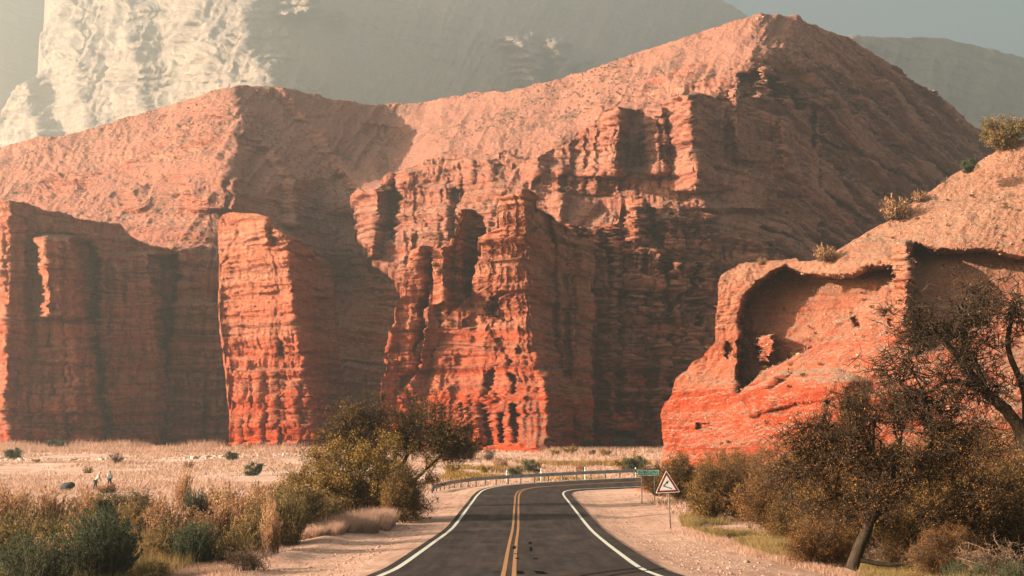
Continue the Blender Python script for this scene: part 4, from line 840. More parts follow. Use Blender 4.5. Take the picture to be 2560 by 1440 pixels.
P_('palewood', plant(10, [(0, 0, 1.0, 2.0, 1.0, 0.95), (-1.0, 0, 0.8, 1.2, 0.9, 0.7)], [(0.6, 0, 0), (0.9, 0.2, 0), (0.2, 0, 0)], 34, 6, 5, 0.75, 0.35, 1, 0.06, rt=0.05, wig=0.16, twr=0.007, droop=0.25, leafspread=0.05), 'dead_shrub', 'shrub', 'dead pale shrubs under the right trees', bk_pale, lf_rust)
P_('scrub', plant(11, [(0, 0, 0.45, 0.75, 0.7, 0.45)], [(0, 0, 0)], 14, 5, 5, 0.3, 0.18, 10, 0.085, rt=0.02, shell=0.35, leafspread=0.05), 'low_shrub', 'shrub', 'low shrubs on the river plain', bk_mid, lf_olive)
P_('scrubteal', plant(12, [(0, 0, 0.5, 0.8, 0.7, 0.5), (0.3, 0, 0.6, 0.5, 0.5, 0.4)], [(0, 0, 0)], 16, 6, 5, 0.3, 0.18, 11, 0.085, rt=0.02, shell=0.35, leafspread=0.05), 'low_shrub', 'shrub', 'low shrubs on the river plain', bk_mid, lf_teal)
P_('tufty', plumes(13, [(0, 0, 0.5, 0.8, 0.6, 0.5)], 60, 26, 0.09, width=0.06), 'low_shrub', 'shrub', 'low shrubs on the river plain', bk_mid, lf_tan)

R_ = random.Random(5)
# left of the road
put('dome', 905, 72, 'large olive green dome shrub, biggest one left of the road', (0.98, 1, 0.98))
put('mesquite', 985, 84, 'dark branchy tree rising behind the large olive shrub left of the road', 1.0)
put('duskbush', 1010, 70, 'dark brown shrub at the road end of the large olive shrub', (0.55, 0.7, 0.85), 1.0, 'large shrubs beside the road')
FE = [('feather', 690, 62, 1.15, 'tan plumed shrub touching the left foot of the large olive dome shrub'), ('round', 740, 58, 1.15, 'rounded shrub in front of the left end of the large olive shrub'),
      ('round', 700, 52, 1.0, 'dark rounded shrub beside the gravel verge, behind the small bare twigs'), ('feather', 600, 60, 1.05, 'tan plumed shrub midway between the dark upright shrub and the olive dome'),
      ('feather', 560, 50, 0.95, 'orange tan feathery shrub in the middle of the left scrub'), ('feather2', 640, 47, 0.9, 'green and tan feathery shrub just behind the bare twigs at the verge'),
      ('feather', 440, 52, 1.0, 'tan feathery shrub left of the dark upright green shrub'), ('feather', 468, 78, (0.5, 0.6, 1.3), 'slender tall tan plume standing above the left scrub'),
      ('feather2', 350, 56, 0.95, 'brown and green feathery shrub behind the dark green foreground shrub'), ('round', 300, 62, 0.9, 'dark rounded shrub in front of the two walkers'),
      ('feather', 240, 64, 0.95, 'tan feathery shrub below the dark boulder on the plain'), ('feather', 150, 60, 1.0, 'orange tan feathery shrub lower left of the dark boulder'),
      ('feather2', 90, 50, 0.95, 'green and tan feathery shrub near the left edge of the scrub'), ('feather', 20, 58, 1.1, 'tan feathery shrub farthest left at the back of the scrub'),
      ('round', 170, 46, 0.7, 'small dark rounded shrub amid the tall grass at the left'), ('feather2', 30, 40, 0.95, 'yellow green feathery shrub at the lower left corner'),
      ('feather', 250, 44, 0.9, 'brown feathery shrub directly behind the dark green foreground shrub'), ('feather', 130, 38, 0.7, 'pale tan feathery shrub at the left of the dark green foreground shrub'),
      ('tealbush', 270, 37, 1.05, 'large dark green feathery shrub in the left foreground'), ('tealbush', 110, 34.5, 0.8, 'lower dark green shrub at the bottom left'),
      ('tealbush', 500, 43, 0.72, 'dark green shrub between the foreground shrub and the bare twigs'), ('feather2', 440, 44, 0.8, 'mixed green and tan feathery shrub right of the dark foreground shrub'),
      ('feather2', 590, 43.5, 0.62, 'green feathery shrub at the left of the bare twigs on the verge'), ('tealbush', 500, 66, (0.42, 0.5, 0.85), 'narrow upright dark green shrub amid tan plumes'),
      ('feather', 530, 68, 0.8, 'tan feathery shrub behind the narrow upright green shrub'), ('feather', 380, 68, 0.75, 'tan feathery shrub right behind the bare twisted bush'),
      ('feather', 780, 66, 0.9, 'tan plumed shrub hugging the front of the olive dome shrub'), ('feather', 660, 74, 0.9, 'tan shrub at the back left of the olive dome shrub'),
      ('feather2', 545, 82, 0.7, 'small olive shrub on the plain edge behind the tan plumes'), ('round', 820, 62, (0.9, 0.8, 0.8), 'dark rounded shrub at the foot of the olive dome beside the tan grass'),
      ('feather2', 735, 51, (0.5, 0.5, 1.3), 'tall narrow olive plume added at the verge in front of the dome shrub to shade the road'), ('feather', 688, 46, (0.45, 0.45, 1.15), 'tall narrow tan plume added at the verge to shade the road, left of the olive one'),  # both tall plumes are added so their shadows stripe the near road
      ('barebush', 350, 60, 1.5, 'bare dark twisted bush standing in the left scrub'), ('barebush', 470, 48, 0.9, 'bare twiggy bush in front of the tan plumes'),
      ('palewood', 640, 37.6, 0.42, 'small bare pale twigs standing at the gravel verge'),
      ('feather', 60, 72, 0.8, 'tan feathery shrub at the far left behind the scrub'), ('feather', 283, 107, (0.95, 0.8, 0.42), 'low tan shrub that hides the legs of the two walkers'),
      ('round', 400, 36, 0.4, 'small dark shrub at the right foot of the dark green foreground shrub'), ('feather2', 200, 52, 0.8, 'green and brown feathery shrub in the middle of the left scrub')]
for i, (k_, px, d, s, lb) in enumerate(FE):
    put(k_, px, d, lb, s, R_.uniform(-3, 3) if k_ not in ('palewood',) else 0.4, 'scrub left of the road')

# right of the road
RT = [('duskbush', 1700, 92, 0.95, 'brown olive thicket shrub behind the green name sign'), ('duskbush', 1800, 90, 1.0, 'brown olive thicket shrub below the tip of the red ridge'), ('rustbush', 1900, 86, 0.95, 'rusty brown thicket shrub below the arch'),
      ('rustbush', 2030, 78, 1.0, 'rusty brown thicket shrub below and right of the mushroom rock'), ('duskbush', 1640, 100, 0.75, 'small olive shrub at the left end of the right thicket'),
      ('duskbush', 1762, 68, (0.72, 0.8, 0.86), 'rounded bush with dark base just right of the warning sign'), ('rustbush', 1850, 70, 0.9, 'rusty feathery bush right of the rounded bush by the warning sign'),
      ('rustbush', 1960, 60, 0.85, 'wide rusty brown bush above the green verge grass'), ('duskbush', 2060, 52, 0.85, 'dark brown bush left of the leaning trunk'),
      ('rustbush', 2180, 56, 1.0, 'brown bush behind the leaning trunk'), ('duskbush', 2300, 50, 1.0, 'dark bush behind the pale dead branches'), ('rustbush', 2440, 50, 1.05, 'brown bush under the large arching limb'),
      ('duskbush', 2550, 46, 1.0, 'dark bush at the right edge under the large limb'), ('rustbush', 2350, 66, 1.2, 'tall rusty bush between the leaning tree and the red slope'), ('rustbush', 2560, 62, 1.3, 'tall rusty bush at the far right edge'),
      ('duskbush', 2200, 72, 1.1, 'brown olive bush high in the thicket left of the large limb'), ('palewood', 2330, 39, 0.6, 'tangle of pale dead branches right of the leaning trunk'), ('palewood', 2500, 37, 0.75, 'pale twisted dead branches at the lower right'),
      ('palewood', 2180, 43, 0.5, 'pale dead twigs around the foot of the leaning trunk'), ('palewood', 2440, 41, 0.7, 'pale dead branches behind the lower right green shrubs'), ('tealbush', 2400, 35.5, 0.42, 'green feathery shrub at the lower right'), ('tealbush', 2540, 34, 0.5, 'green feathery shrub in the lower right corner'),
      ('feather2', 2270, 35.8, 0.36, 'small yellow green shrub right of the leaning trunk foot'), ('duskbush', 2240, 46, 0.7, 'dark bush tucked behind the leaning trunk'), ('duskbush', 2390, 43, 0.72, 'dark low bush behind the pale dead branches'), ('duskbush', 2510, 41.5, 0.75, 'dark low bush at the lower right edge'), ('rustbush', 2120, 47.5, 0.62, 'brown thorny bush at the left of the leaning trunk'),
      ('rustbush', 2030, 43, 0.42, 'low rusty bush on the grass just left of the leaning trunk'), ('duskbush', 2260, 41.2, 0.5, 'low dark bush just right of the leaning trunk foot'), ('rustbush', 2360, 38.5, 0.42, 'low rusty bush before the pale dead branches'),
      ('barebush', 2040, 44, 0.8, 'bare thorny bush left of the leaning trunk'), ('duskbush', 1980, 52, (0.6, 0.6, 0.55), 'low dark bush over the verge grass'), ('duskbush', 2130, 45.5, 0.75, 'dark bush directly behind the foot of the leaning trunk'), ('duskbush', 2330, 44.5, 0.8, 'dark bush filling the gap right of the leaning trunk')]
for i, (k_, px, d, s, lb) in enumerate(RT):
    put(k_, px, d, lb, s, R_.uniform(-3, 3), 'thicket right of the road')

# the two trees at the right
def cluster_tree(seed, loc, env, trunks, label, group, lm, **k):
    pr = plant(seed, env, [(0, 0, 0)], trunk_pl=trunks, **k)
    return make(pr, 'thorn_tree', loc, label, 'tree', group, bk_dark, lm, woodname='trunk', leafname='crown')
dA = 40.0; xA = (2138 - 1280) / F * dA
def rel(px, py, d, x0_, y0_, z0_):
    q = P(px, py, d); return (q[0] - x0_, q[1] - y0_, q[2] - z0_)
zA = gzs(xA, dA)
def tr(pts, x0_, y0_, z0_): return [rel(a, b_, d, x0_, y0_, z0_) + (r,) for a, b_, d, r in pts]
cluster_tree(31, (xA, dA, zA), [(-1.0, 0, 3.6, 2.0, 1.8, 1.2), (1.4, -0.3, 4.2, 2.4, 2.0, 1.5), (0.6, -0.8, 2.6, 1.5, 1.2, 1.1), (2.2, -0.6, 1.8, 1.6, 1.2, 1.1), (-0.9, 0.5, 1.9, 1.3, 1.2, 1.0), (3.4, 0.4, 3.8, 2.0, 1.8, 1.5), (0.4, 0, 5.2, 1.8, 1.5, 0.9), (-2.0, 0, 2.8, 1.2, 1.4, 0.9), (3.2, 0, 2.3, 1.6, 1.5, 0.9)],
             [tr([(2128, 1425, 40, 0.20), (2160, 1340, 40, 0.17), (2200, 1250, 40.1, 0.14), (2225, 1180, 40.2, 0.11), (2250, 1110, 40.3, 0.07)], xA, dA, zA),
              tr([(2185, 1290, 40, 0.12), (2240, 1240, 40.2, 0.10), (2300, 1150, 40.4, 0.08), (2350, 1080, 40.6, 0.05)], xA, dA, zA),
              tr([(2215, 1200, 40, 0.10), (2180, 1130, 39.8, 0.07), (2130, 1080, 39.6, 0.05)], xA, dA, zA),
              tr([(2150, 1400, 39.9, 0.08), (2230, 1412, 39.8, 0.07), (2330, 1392, 39.8, 0.05), (2410, 1372, 39.9, 0.03)], xA, dA, zA)],
             'dark thorn tree with a trunk leaning right at the grassy verge', 'thorn trees', lf_rust, n1=120, n2=10, n3=8, r2=0.95, r3=0.45, nleaf=4, lsize=0.07, rt=0.06, wig=0.08, aspect=0.3, twr=0.009, leafspread=0.06, shell=0.4)
dB = 34.0; xB = (2640 - 1280) / F * dB; zB = gzs(xB, dB)
cluster_tree(32, (xB, dB, zB), [(-3.2, 0, 6.9, 1.6, 1.4, 1.0), (-1.6, 0, 7.4, 1.8, 1.4, 1.1), (0.4, 0, 7.3, 1.8, 1.5, 1.2), (-4.3, 0, 6.2, 1.2, 1.2, 0.8), (-2.2, 0, 5.6, 1.6, 1.3, 0.9), (1.8, 0, 6.3, 1.7, 1.5, 1.3), (-3.6, 0, 4.9, 1.1, 1.0, 0.6)],
             [tr([(2640, 1440, 34, 0.26), (2610, 1250, 34, 0.23), (2575, 1130, 34, 0.20), (2530, 1040, 34, 0.16), (2470, 985, 34, 0.14), (2400, 900, 34, 0.09), (2340, 830, 34, 0.06)], xB, dB, zB),
              tr([(2500, 1005, 34, 0.11), (2440, 965, 33.9, 0.09), (2370, 955, 33.8, 0.06), (2310, 990, 33.8, 0.04)], xB, dB, zB),
              tr([(2565, 1110, 34.0, 0.10), (2560, 980, 34.2, 0.09), (2520, 870, 34.3, 0.07), (2530, 790, 34.4, 0.05)], xB, dB, zB),
              tr([(2470, 985, 34, 0.08), (2420, 860, 34.1, 0.06), (2400, 780, 34.2, 0.04), (2420, 720, 34.2, 0.03)], xB, dB, zB),
              tr([(2600, 1180, 34.0, 0.12), (2640, 1000, 34.3, 0.1), (2660, 850, 34.5, 0.07)], xB, dB, zB)],
             'tall sparse thorn tree whose thick dark limb arches in from the right edge', 'thorn trees', lf_rust, n1=80, n2=9, n3=5, r2=1.0, r3=0.5, nleaf=1, lsize=0.06, rt=0.05, wig=0.10, aspect=0.3, twr=0.011, leafspread=0.05, shell=0.6)

# plain, beyond the guardrail and against the cliffs
PLN = [('scrubteal', 45, 205, 1.9, 'dark shrub on the pale plain at the far left'), ('scrubteal', 150, 300, 3.0, 'dark green shrub at the foot of the left cliff'), ('scrubteal', 585, 200, 1.5, 'dark low shrub on the plain left of the square tower foot'),
       ('scrub', 622, 285, 2.0, 'small shrub against the foot of the square tower'), ('scrubteal', 640, 150, 1.6, 'dark shrub on the plain at the left of the olive dome'), ('round', 1165, 200, 1.75, 'dark green round shrub before the castle rock'),
       ('scrub', 1128, 203, 3.0, 'yellow olive shrub at the left side of the dark green round shrub'), ('barebush', 1225, 195, 1.6, 'bare grey bush right of the dark green round shrub'), ('scrub', 1210, 160, 1.3, 'low olive shrub behind the left part of the guardrail'),
       ('scrub', 1130, 158, 1.5, 'low olive shrub left of the guardrail bend'), ('scrubteal', 1330, 158, 1.7, 'dark shrub behind the middle of the guardrail'), ('scrubteal', 1290, 150, 1.2, 'small dark shrub behind the guardrail, left of middle'),
       ('scrub', 1385, 225, 1.4, 'small shrub beyond the guardrail near the castle foot'), ('scrub', 1425, 235, 1.9, 'olive shrub near the dark gully mouth'), ('scrubteal', 1478, 225, 1.0, 'small flat dark shrub on the pale plain'), ('scrub', 1512, 220, 1.5, 'olive shrub in front of the dark cliff'),
       ('scrub', 1570, 165, 2.6, 'broad yellow olive shrub behind the green name sign'), ('scrubteal', 1590, 160, 2.0, 'dark green shrub left of the green name sign top'), ('tufty', 1250, 175, 1.8, 'tan tufted shrub beyond the left end of the guardrail'), ('tufty', 1450, 160, 1.6, 'tan tufted shrub beyond the guardrail middle'),
       ('scrub', 1080, 180, 1.4, 'low shrub at the right foot of the olive dome, on the plain'), ('barebush', 300, 185, 1.3, 'bare small bush on the plain behind the walkers'), ('scrub', 100, 190, 0.9, 'tiny shrub on the plain near the left dark shrub'), ('tufty', 480, 175, 1.3, 'tan tuft on the middle of the plain'),
       ('tufty', 230, 160, 1.2, 'tan tuft on the plain left of the walkers'), ('scrubteal', 1560, 285, 3.2, 'dark shrub in the shade at the foot of the dark cliff'), ('scrubteal', 1470, 280, 2.6, 'dark shrub in the gully mouth shade'),
       ('round', 2505, 140, 0.01, '')]
for k_, px, d, s, lb in PLN[:-1]: put(k_, px, d, lb, s, R_.uniform(-3, 3))
# shrubs growing on the near ridge crest
for k_, px, py, d, s, lb in [('round', 2510, 372, 184, 2.6, 'dark round shrub on the ridge crest at the far right'), ('tufty', 2240, 540, 178, 4.0, 'dry yellow shrub on the ridge crest above the stone pillar'), ('tufty', 2062, 645, 176, 2.8, 'dry yellow shrub on the crest above the arch'),
                             ('tufty', 2300, 500, 180, 2.2, 'small dry tuft higher on the ridge crest'), ('tufty', 1905, 655, 176, 1.3, 'tiny dry tuft on the left shoulder of the arch'), ('scrubteal', 2420, 425, 176, 2.0, 'small dark shrub just below the ridge crest')]:
    o = put(k_, 1280, 100, lb, s, 0.5, 'shrubs growing on the near ridge'); q = P(px, py, d); o.location = (q[0], q[1], q[2] - 0.4)

# grass
def blades(name, pts, h, wdt, mat, seed, label, lean=0.35, segs=1):
    rng = np.random.default_rng(seed); n = len(pts); hh = h * rng.uniform(0.5, 1.2, n)[:, None] if np.isscalar(h) else (h * rng.uniform(0.5, 1.2, n))[:, None]
    a = rng.uniform(0, 2 * math.pi, n); s = np.column_stack([np.cos(a), np.sin(a), 0 * a]); l = rng.normal(0, lean, (n, 3)) * hh; l[:, 2] = 0
    w_ = (wdt if np.isscalar(wdt) else np.asarray(wdt)[:, None])
    V = np.stack([pts - s * w_ / 2, pts + s * w_ / 2, pts + l + np.array([0, 0, 1.0]) * hh], 1)
    return mesh_np(name, V.reshape(-1, 3), np.arange(3 * n).reshape(n, 3), mat, kind='stuff', label=label)
rng = np.random.default_rng(77)
def scatter(n, xf, yf):
    y = yf(rng, n); x = xf(rng, y); z = gz(x, y, False); return np.column_stack([x, y, z - 0.02])
# tan grass left of the road, thick against the dome
y = rng.uniform(50, 68, 26000); e0 = np.interp(y, [50, 56, 62, 68], [-9.6, -7.6, -5.9, -6.1]); x = e0 - np.abs(rng.normal(0, 0.85, len(y)))
cl = vnoise(x * 1.1, y * 0.8, 0 * x, 7); kp = cl > -0.3; x, y = x[kp], y[kp]
blades('dry_grass', np.column_stack([x, y, gz(x, y, False)]), 0.35 + 0.5 * smooth(52, 62, y), 0.02, gr_tan, 1, 'tall pinkish dry grass at the foot of the dome shrub', 0.25)
y = rng.uniform(33, 50, 22000); x = np.interp(y, [33, 37, 42, 50], [-9.6, -9.2, -9.4, -10.2]) + rng.normal(0, 1, len(y)) * 0.8 - 0.5 + 1.4 * smooth(38, 33, y)
blades('verge_grass', np.column_stack([x, y, gz(x, y, False)]), 0.22, 0.016, gr_tan, 2, 'short dry yellow grass along the left verge', 0.5)
# green-yellow strip at the right
y = rng.uniform(32, 68, 90000); x = np.interp(y, [32, 36, 40, 46, 54, 60, 66, 68], [11.4, 10.3, 10.2, 9.0, 8.9, 8.5, 8.6, 8.9]) + np.abs(rng.normal(0, 1.2, len(y))) * np.interp(y, [32, 50, 68], [2.2, 1.0, 0.8]) 
cl = fbm(x * 0.5, y * 0.35, 0 * x, 3, 12); kp = cl > -0.12 - 0.25 * smooth(10, 13, x); x, y, cl = x[kp], y[kp], cl[kp]
blades('verge_grass', np.column_stack([x, y, gz(x, y, False)]), 0.30 + 0.5 * np.maximum(0, cl), 0.016, gr_green, 3, 'yellow green grass strip under the right thicket', 0.35)
y = rng.uniform(33, 62, 14000); x = np.interp(y, [32, 36, 40, 46, 54, 60], [11.1, 10.1, 10.1, 8.9, 8.6, 8.2]) + rng.normal(0, 0.28, len(y))
blades('dry_grass', np.column_stack([x, y, gz(x, y, False)]), 0.20, 0.016, gr_tan, 4, 'straw coloured grass edge of the right verge', 0.4)
# dry grass cover of the plain and under the left scrub
n = 150000; y = 48 * (290 / 48) ** rng.uniform(0, 1, n); x = (rng.uniform(-0.46, 0.14, n)) * y
rz_, dd_ = road_z(x, y); cl = fbm(x * 0.12, y * 0.05, 0 * x, 3, 8) + 0.25 * rng.normal(0, 1, n) * 0.5
kp = (dd_ > 5.5) & (cl > -0.08) & ~((y < 70) & (x > -11)); x, y = x[kp], y[kp]
blades('plain_grass', np.column_stack([x, y, gz(x, y, False)]), 0.22 + 0.0012 * y, 0.018 + 0.0006 * y, gr_tan, 5, 'sparse dry grass covering the river plain', 0.5)
n = 60000; y = rng.uniform(30, 60, n); x = rng.uniform(-0.44, -0.2, n) * y; kp = x < -10.2; x, y = x[kp], y[kp]
blades('undergrowth_grass', np.column_stack([x, y, gz(x, y, False)]), 0.55, 0.02, lf_mixed, 6, 'tall mixed grass between the left shrubs', 0.3)
n = 40000; x = rng.uniform(-150, 70, n); y = rng.uniform(245, 292, n)
cl = fbm(x * 0.1, y * 0.1, 0 * x, 3, 9); kp = (cl > -0.2) & ~((x > -32) & (x < 6)); x, y = x[kp], y[kp]
blades('reeds', np.column_stack([x, y, gz(x, y, False)]), 1.2, 0.14, gr_tan, 7, 'orange tan reeds along the foot of the cliffs', 0.4)
n = 30000; x = rng.uniform(-150, -14, n); y = rng.uniform(292, 334, n); cl = fbm(x * 0.12, y * 0.12, 0 * x, 3, 19); kp = (cl > -0.05) & ~((x > -72) & (x < -42) & (y > 300)); x, y, cl = x[kp], y[kp], cl[kp]
blades('reeds', np.column_stack([x, y, gz(x, y, False)]), 1.3 + 2.5 * np.maximum(cl, 0), 0.2, gr_tan, 17, 'taller tan reeds right against the left cliff wall', 0.4)
n = 26000; x = rng.uniform(-8, 22, n); y = rng.uniform(136, 190, n); cl = fbm(x * 0.15, y * 0.08, 0 * x, 3, 10); kp = cl > 0.0; x, y = x[kp], y[kp]
blades('undergrowth_grass', np.column_stack([x, y, gz(x, y, False)]), 0.6, 0.09, lf_olive, 8, 'olive weeds beyond the guardrail', 0.6)

# stones
def stones(name, pts, size, mat, seed, label):
    rng = np.random.default_rng(seed); n = len(pts)
    ico = bpy.data.meshes.new('tmp'); import bmesh; bm = bmesh.new(); bmesh.ops.create_icosphere(bm, subdivisions=1, radius=1); bm.to_mesh(ico); bm.free()
    v0 = np.array([v.co[:] for v in ico.vertices]); f0 = np.array([p.vertices[:] for p in ico.polygons]); bpy.data.meshes.remove(ico)
    s = size * rng.lognormal(0, 0.45, n)
    V = v0[None] * (1 + rng.uniform(-0.3, 0.3, (n, len(v0), 1))) * (s[:, None] * rng.uniform(0.5, 1.1, (n, 3)) * np.array([1, 1, 0.7]))[:, None, :] + pts[:, None]
    Fq = (f0[None] + (np.arange(n) * len(v0))[:, None, None]).reshape(-1, 3)
    return mesh_np(name, V.reshape(-1, 3), Fq, mat, kind='stuff', label=label)
m_stone = flat_mat('pale_stone', (0.54, 0.40, 0.32), 0.9, 0.1, 0, 0.3, 0.8); m_dirtst = flat_mat('dirt_stone', (0.42, 0.25, 0.18), 0.95, 0.1, 0, 0.35, 0.8)
n = 1500; x = rng.uniform(-110, -18, n); y = 215 + rng.normal(0, 3, n) + 18 * vnoise(x * 0.03, 0 * x, 0 * x, 4); stones('riverbank_stones', np.column_stack([x, y, gz(x, y, False)]), 0.22, m_stone, 1, 'pale stones along the dry river bank')
n = 5200; y = 30 * (110 / 30) ** rng.uniform(0, 1, n); sgn = rng.random(n) < 0.5; off = np.abs(rng.normal(0, 2.2, n)) + 0.9
x = np.where(sgn, -3.3 - off, 4.0 + off); stones('gravel', np.column_stack([x, y, gz(x, y, False)]), 0.030, m_dirtst, 2, 'small loose stones on the road verges')
pts = np.vstack([q[-1] for q in (wlP, twP, caP, wallP)]); pts = pts[rng.integers(0, len(pts), 2600)] + np.column_stack([rng.normal(0, 1.0, 2600), -np.abs(rng.normal(0, 3.2, 2600)), np.zeros(2600)])
pts[:, 2] = gz(pts[:, 0], pts[:, 1], False); m_rub = flat_mat('fallen_red_rock', (0.44, 0.15, 0.09), 0.95, 0.1, 0, 0.35, 0.4)
stones('rubble', pts, 0.5, m_rub, 9, 'fallen red rocks along the foot of the cliffs')
# scree and low scrub on the open slopes of the hill and ridge
def on_surface(Pw, n, rng, smin, ylim=None):
    gx = np.gradient(Pw, axis=1); gy = np.gradient(Pw, axis=0); nr = np.cross(gx, gy); ar = np.linalg.norm(nr, axis=-1); nz = np.abs(nr[..., 2]) / (ar + 1e-9)
    w_ = (ar * (nz > smin)).ravel(); w_[np.isnan(w_)] = 0; i = rng.choice(len(w_), n, p=w_ / w_.sum()); return Pw.reshape(-1, 3)[i] + rng.normal(0, 0.25, (n, 3)) * np.array([1, 1, 0])
m_scree = flat_mat('scree_stone', (0.50, 0.29, 0.20), 0.95, 0.1, 0, 0.35, 0.3)
stones('scree', on_surface(hillP[2:], 14000, rng, 0.28), 0.22, m_scree, 3, 'loose pale stones scattered over the hill slopes')
stones('scree', on_surface(nearP[2:], 4500, rng, 0.45), 0.085, m_scree, 4, 'loose stones on the near ridge slopes')
def slope_scrub(name, c, per, rad, size, mat, seed, label):
    rng = np.random.default_rng(seed); n = len(c); s = rng.uniform(0.5, 1.5, (n, 1, 1)); d = rng.normal(0, 1, (n, per, 3)); d /= np.linalg.norm(d, axis=-1, keepdims=True)
    p = c[:, None] + d * np.array([1, 1, 0.7]) * rad * s * rng.uniform(0.4, 1, (n, per, 1)) + np.array([0, 0, rad * 0.35])
    v, f = leaves(p.reshape(-1, 3), size, rng, 0.6, 0.4); return mesh_np(name, v, f, mat, kind='stuff', label=label)
def clump(c, f, t, seed): return c[fbm(c[:, 0] * f, c[:, 1] * f, c[:, 2] * f, 3, seed) > t]
slope_scrub('slope_scrub', clump(on_surface(hillP[2:], 9000, rng, 0.3), 0.03, 0.08, 61), 26, 0.5, 0.32, lf_teal, 1, 'dark low scrub dotted over the hill slopes')
slope_scrub('slope_scrub', on_surface(nearP[2:], 260, rng, 0.5), 46, 0.35, 0.2, lf_dusk, 2, 'dry low scrub on the near ridge')

# boulder and the two walkers
dbl = 112.0; xb_ = (182 - 1280) / F * dbl
rngb = np.random.default_rng(3); th, ph = np.meshgrid(np.linspace(0, 2 * math.pi, 33), np.linspace(0.02, math.pi - 0.02, 20))
bx_, by_, bz_ = np.cos(th) * np.sin(ph), np.sin(th) * np.sin(ph), np.cos(ph)
rr_ = 1 + 0.28 * fbm(bx_ * 1.6 + 3, by_ * 1.6, bz_ * 1.6, 4, 55, 0.6)
Vb = np.stack([bx_ * rr_ * 0.62, by_ * rr_ * 0.45, bz_ * rr_ * 0.36 + 0.12 * bx_ * rr_], -1).reshape(-1, 3)
mesh_np('boulder', Vb + np.array([xb_, dbl, gzs(xb_, dbl) + 0.42]), grid_faces(20, 33)[:, ::-1], flat_mat('dark_boulder', (0.045, 0.055, 0.055), 0.85, 0.2, 0, 0.4, 3), smooth_sh=True, label='dark rounded boulder in the tan grass left of the walkers', cat='boulder')

skin = flat_mat('skin', (0.42, 0.22, 0.14), 0.6, 0.3, 0, 0.05, 5); hairm = flat_mat('brown_hair', (0.045, 0.02, 0.012), 0.7, 0.2, 0, 0.2, 30)
shirt_w = flat_mat('cream_shirt', (0.80, 0.76, 0.66), 0.9, 0.1, 0, 0.06, 6); shirt_b = flat_mat('pale_blue_shirt', (0.52, 0.68, 0.64), 0.9, 0.1, 0, 0.06, 6)
trou = flat_mat('dark_trousers', (0.07, 0.075, 0.08), 0.9, 0.1, 0, 0.1, 6)
def skinmesh(name, J, edges, root, mat, parent, sub=2):
    me = bpy.data.meshes.new(name); me.from_pydata([j[:3] for j in J], edges, []); o = bpy.data.objects.new(name, me); COL.objects.link(o)
    md = o.modifiers.new('s', 'SKIN'); o.modifiers.new('d', 'SUBSURF').levels = sub
    sv = me.skin_vertices[0].data
    for i, j in enumerate(J): sv[i].radius = (j[3], j[4] if len(j) > 4 else j[3]); sv[i].use_root = (i == root)
    dg = bpy.context.evaluated_depsgraph_get(); dg.update()
    m2 = bpy.data.meshes.new_from_object(o.evaluated_get(dg)); bpy.data.objects.remove(o)
    m2.name = name; m2.materials.clear(); m2.materials.append(mat)
    m2.polygons.foreach_set('use_smooth', np.ones(len(m2.polygons), bool)); return link(name, m2, parent)
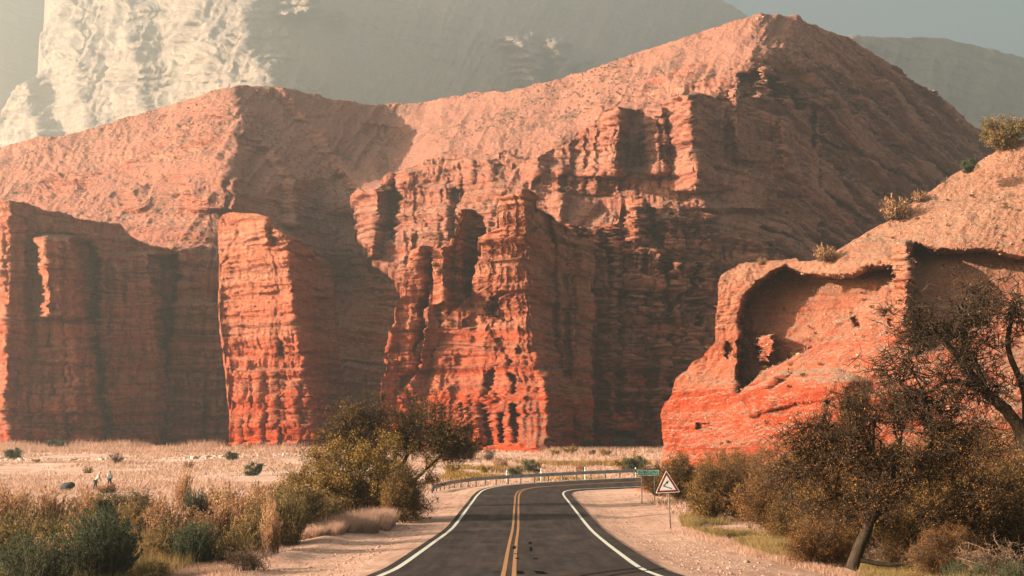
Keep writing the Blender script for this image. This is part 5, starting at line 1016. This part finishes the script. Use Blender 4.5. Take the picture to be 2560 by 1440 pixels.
def walker(px, d, lean, facing, shirt, label, armpose):
    x = (px - 1280) / F * d; r = empty('person', (x, d, gzs(x, d)), label, 'person', 'people walking on the plain', facing, 0.95)
    l = lean
    hx = lambda z: l * max(0, z - 0.95) * 1.0
    J = [(0, 0, 0.96, .13, .10), (hx(1.15), 0, 1.15, .12, .09), (hx(1.38), 0, 1.38, .15, .09), (hx(1.47), 0, 1.47, .06), (hx(1.56) + l * .08, 0, 1.54, .05), (hx(1.62) + l * .14, 0, 1.64, .085, .09), (hx(1.7) + l * .17, 0, 1.74, .07, .075),
         (0, .17, 1.42, .05), (0, .22, 1.16, .042), (0, .2, .93, .032), (0, .2, .83, .028), (0, -.17, 1.42, .05), (0, -.22, 1.16, .042), (0, -.2, .93, .032), (0, -.2, .83, .028),
         (0, .09, .9, .085), (.06, .10, .5, .06), (-.02, .10, .1, .045), (.1, .10, .04, .04), (0, -.09, .9, .085), (-.06, -.10, .5, .06), (-.16, -.10, .12, .045), (-.06, -.10, .04, .04)]
    J = [list(j) for j in J]
    for i0, sgn in ((7, 1), (11, -1)):
        J[i0][0] += hx(1.42)
        for q, (fx, fz) in enumerate(armpose): J[i0 + 1 + q][0] += hx(1.42) + fx; J[i0 + 1 + q][2] += fz
    E = [(0, 1), (1, 2), (2, 3), (3, 4), (4, 5), (5, 6), (2, 7), (7, 8), (8, 9), (9, 10), (2, 11), (11, 12), (12, 13), (13, 14), (0, 15), (15, 16), (16, 17), (17, 18), (0, 19), (19, 20), (20, 21), (21, 22)]
    skinmesh('body', J, E, 0, skin, r)
    g_ = 0.022
    sh = [[*J[i][:3], J[i][3] + g_] + ([J[i][4] + g_] if len(J[i]) > 4 else []) for i in (0, 1, 2, 3, 7, 8, 11, 12)]
    skinmesh('shirt', sh, [(0, 1), (1, 2), (2, 3), (2, 4), (4, 5), (2, 6), (6, 7)], 0, shirt, r)
    tz = [[*J[i][:3], J[i][3] + .014] for i in (0, 15, 16, 17, 19, 20, 21)]; tz[0][2] -= 0.05
    skinmesh('trousers', tz, [(0, 1), (1, 2), (2, 3), (0, 4), (4, 5), (5, 6)], 0, trou, r)
    hd = J[6]; hr = [[hd[0] - .035, 0, hd[2] + .01, .088, .092], [hd[0] - .07, 0, hd[2] - .1, .075, .07], [hd[0] - .09, 0, hd[2] - .24, .045]]
    skinmesh('hair', hr, [(0, 1), (1, 2)], 0, hairm, r)
walker(250, 111, 0.55, 0.0, shirt_w, 'person in a cream shirt with dark hair, leaning forward in the grass', [(0.08, 0.0), (0.24, 0.05), (0.30, 0.06)])
walker(285, 116, 0.05, 2.2, shirt_b, 'person in a pale blue shirt standing upright in the grass', [(0.0, 0.0), (0.06, 0.02), (0.08, 0.02)])

# ------------------------------------------------------------------ haze
v = np.array([[x, y, z] for x in (-1400, 2700) for y in (-300, 4150) for z in (-3.0, 1240)], float)
f = np.array([[0, 1, 3, 2], [4, 6, 7, 5], [0, 4, 5, 1], [2, 3, 7, 6], [0, 2, 6, 4], [1, 5, 7, 3]])
mh = bpy.data.materials.new('haze_air'); mh.use_nodes = True; nt = mh.node_tree; nt.nodes.clear()
pv = N(nt, 'ShaderNodeVolumePrincipled'); pv.inputs['Density'].default_value = 0.00043; pv.inputs['Color'].default_value = (0.95, 1.0, 0.98, 1); pv.inputs['Anisotropy'].default_value = 0.58
oo = N(nt, 'ShaderNodeOutputMaterial'); nt.links.new(pv.outputs[0], oo.inputs['Volume'])
mesh_np('haze', v, f, mh, kind='stuff', label='thin dusty haze over the valley')
import OpenImageIO as oiio, sys, numpy as np
P=[("darkwall C right",1550,900),("castle face",1260,800),("castle darkside",1380,700),("T1 lit",640,700),("T1 dark",800,800),("leftwall",300,800),("hill lit",1500,220),("hill dark flank",2250,450),("saddle shadow",980,340),("mtn shadow",1200,180),("mtn lit",400,100),("sky",2350,40),("plain",300,1160),("road",1400,1330),("verge",1600,1330),("arch in",1950,780),("near lit",1900,1000),("thicket",2250,1150),("dome",850,1120)]
for fn in sys.argv[1:]:
    im=oiio.ImageBuf(fn).get_pixels(oiio.UINT8)[...,:3]; k=im.shape[1]/2560
    print(fn)
    for n,x,y in P:
        x,y=int(x*k),int(y*k); r=max(2,int(6*k*2)); print("  %-18s"%n, im[y-r:y+r+1,x-r:x+r+1].reshape(-1,3).mean(0).astype(int))
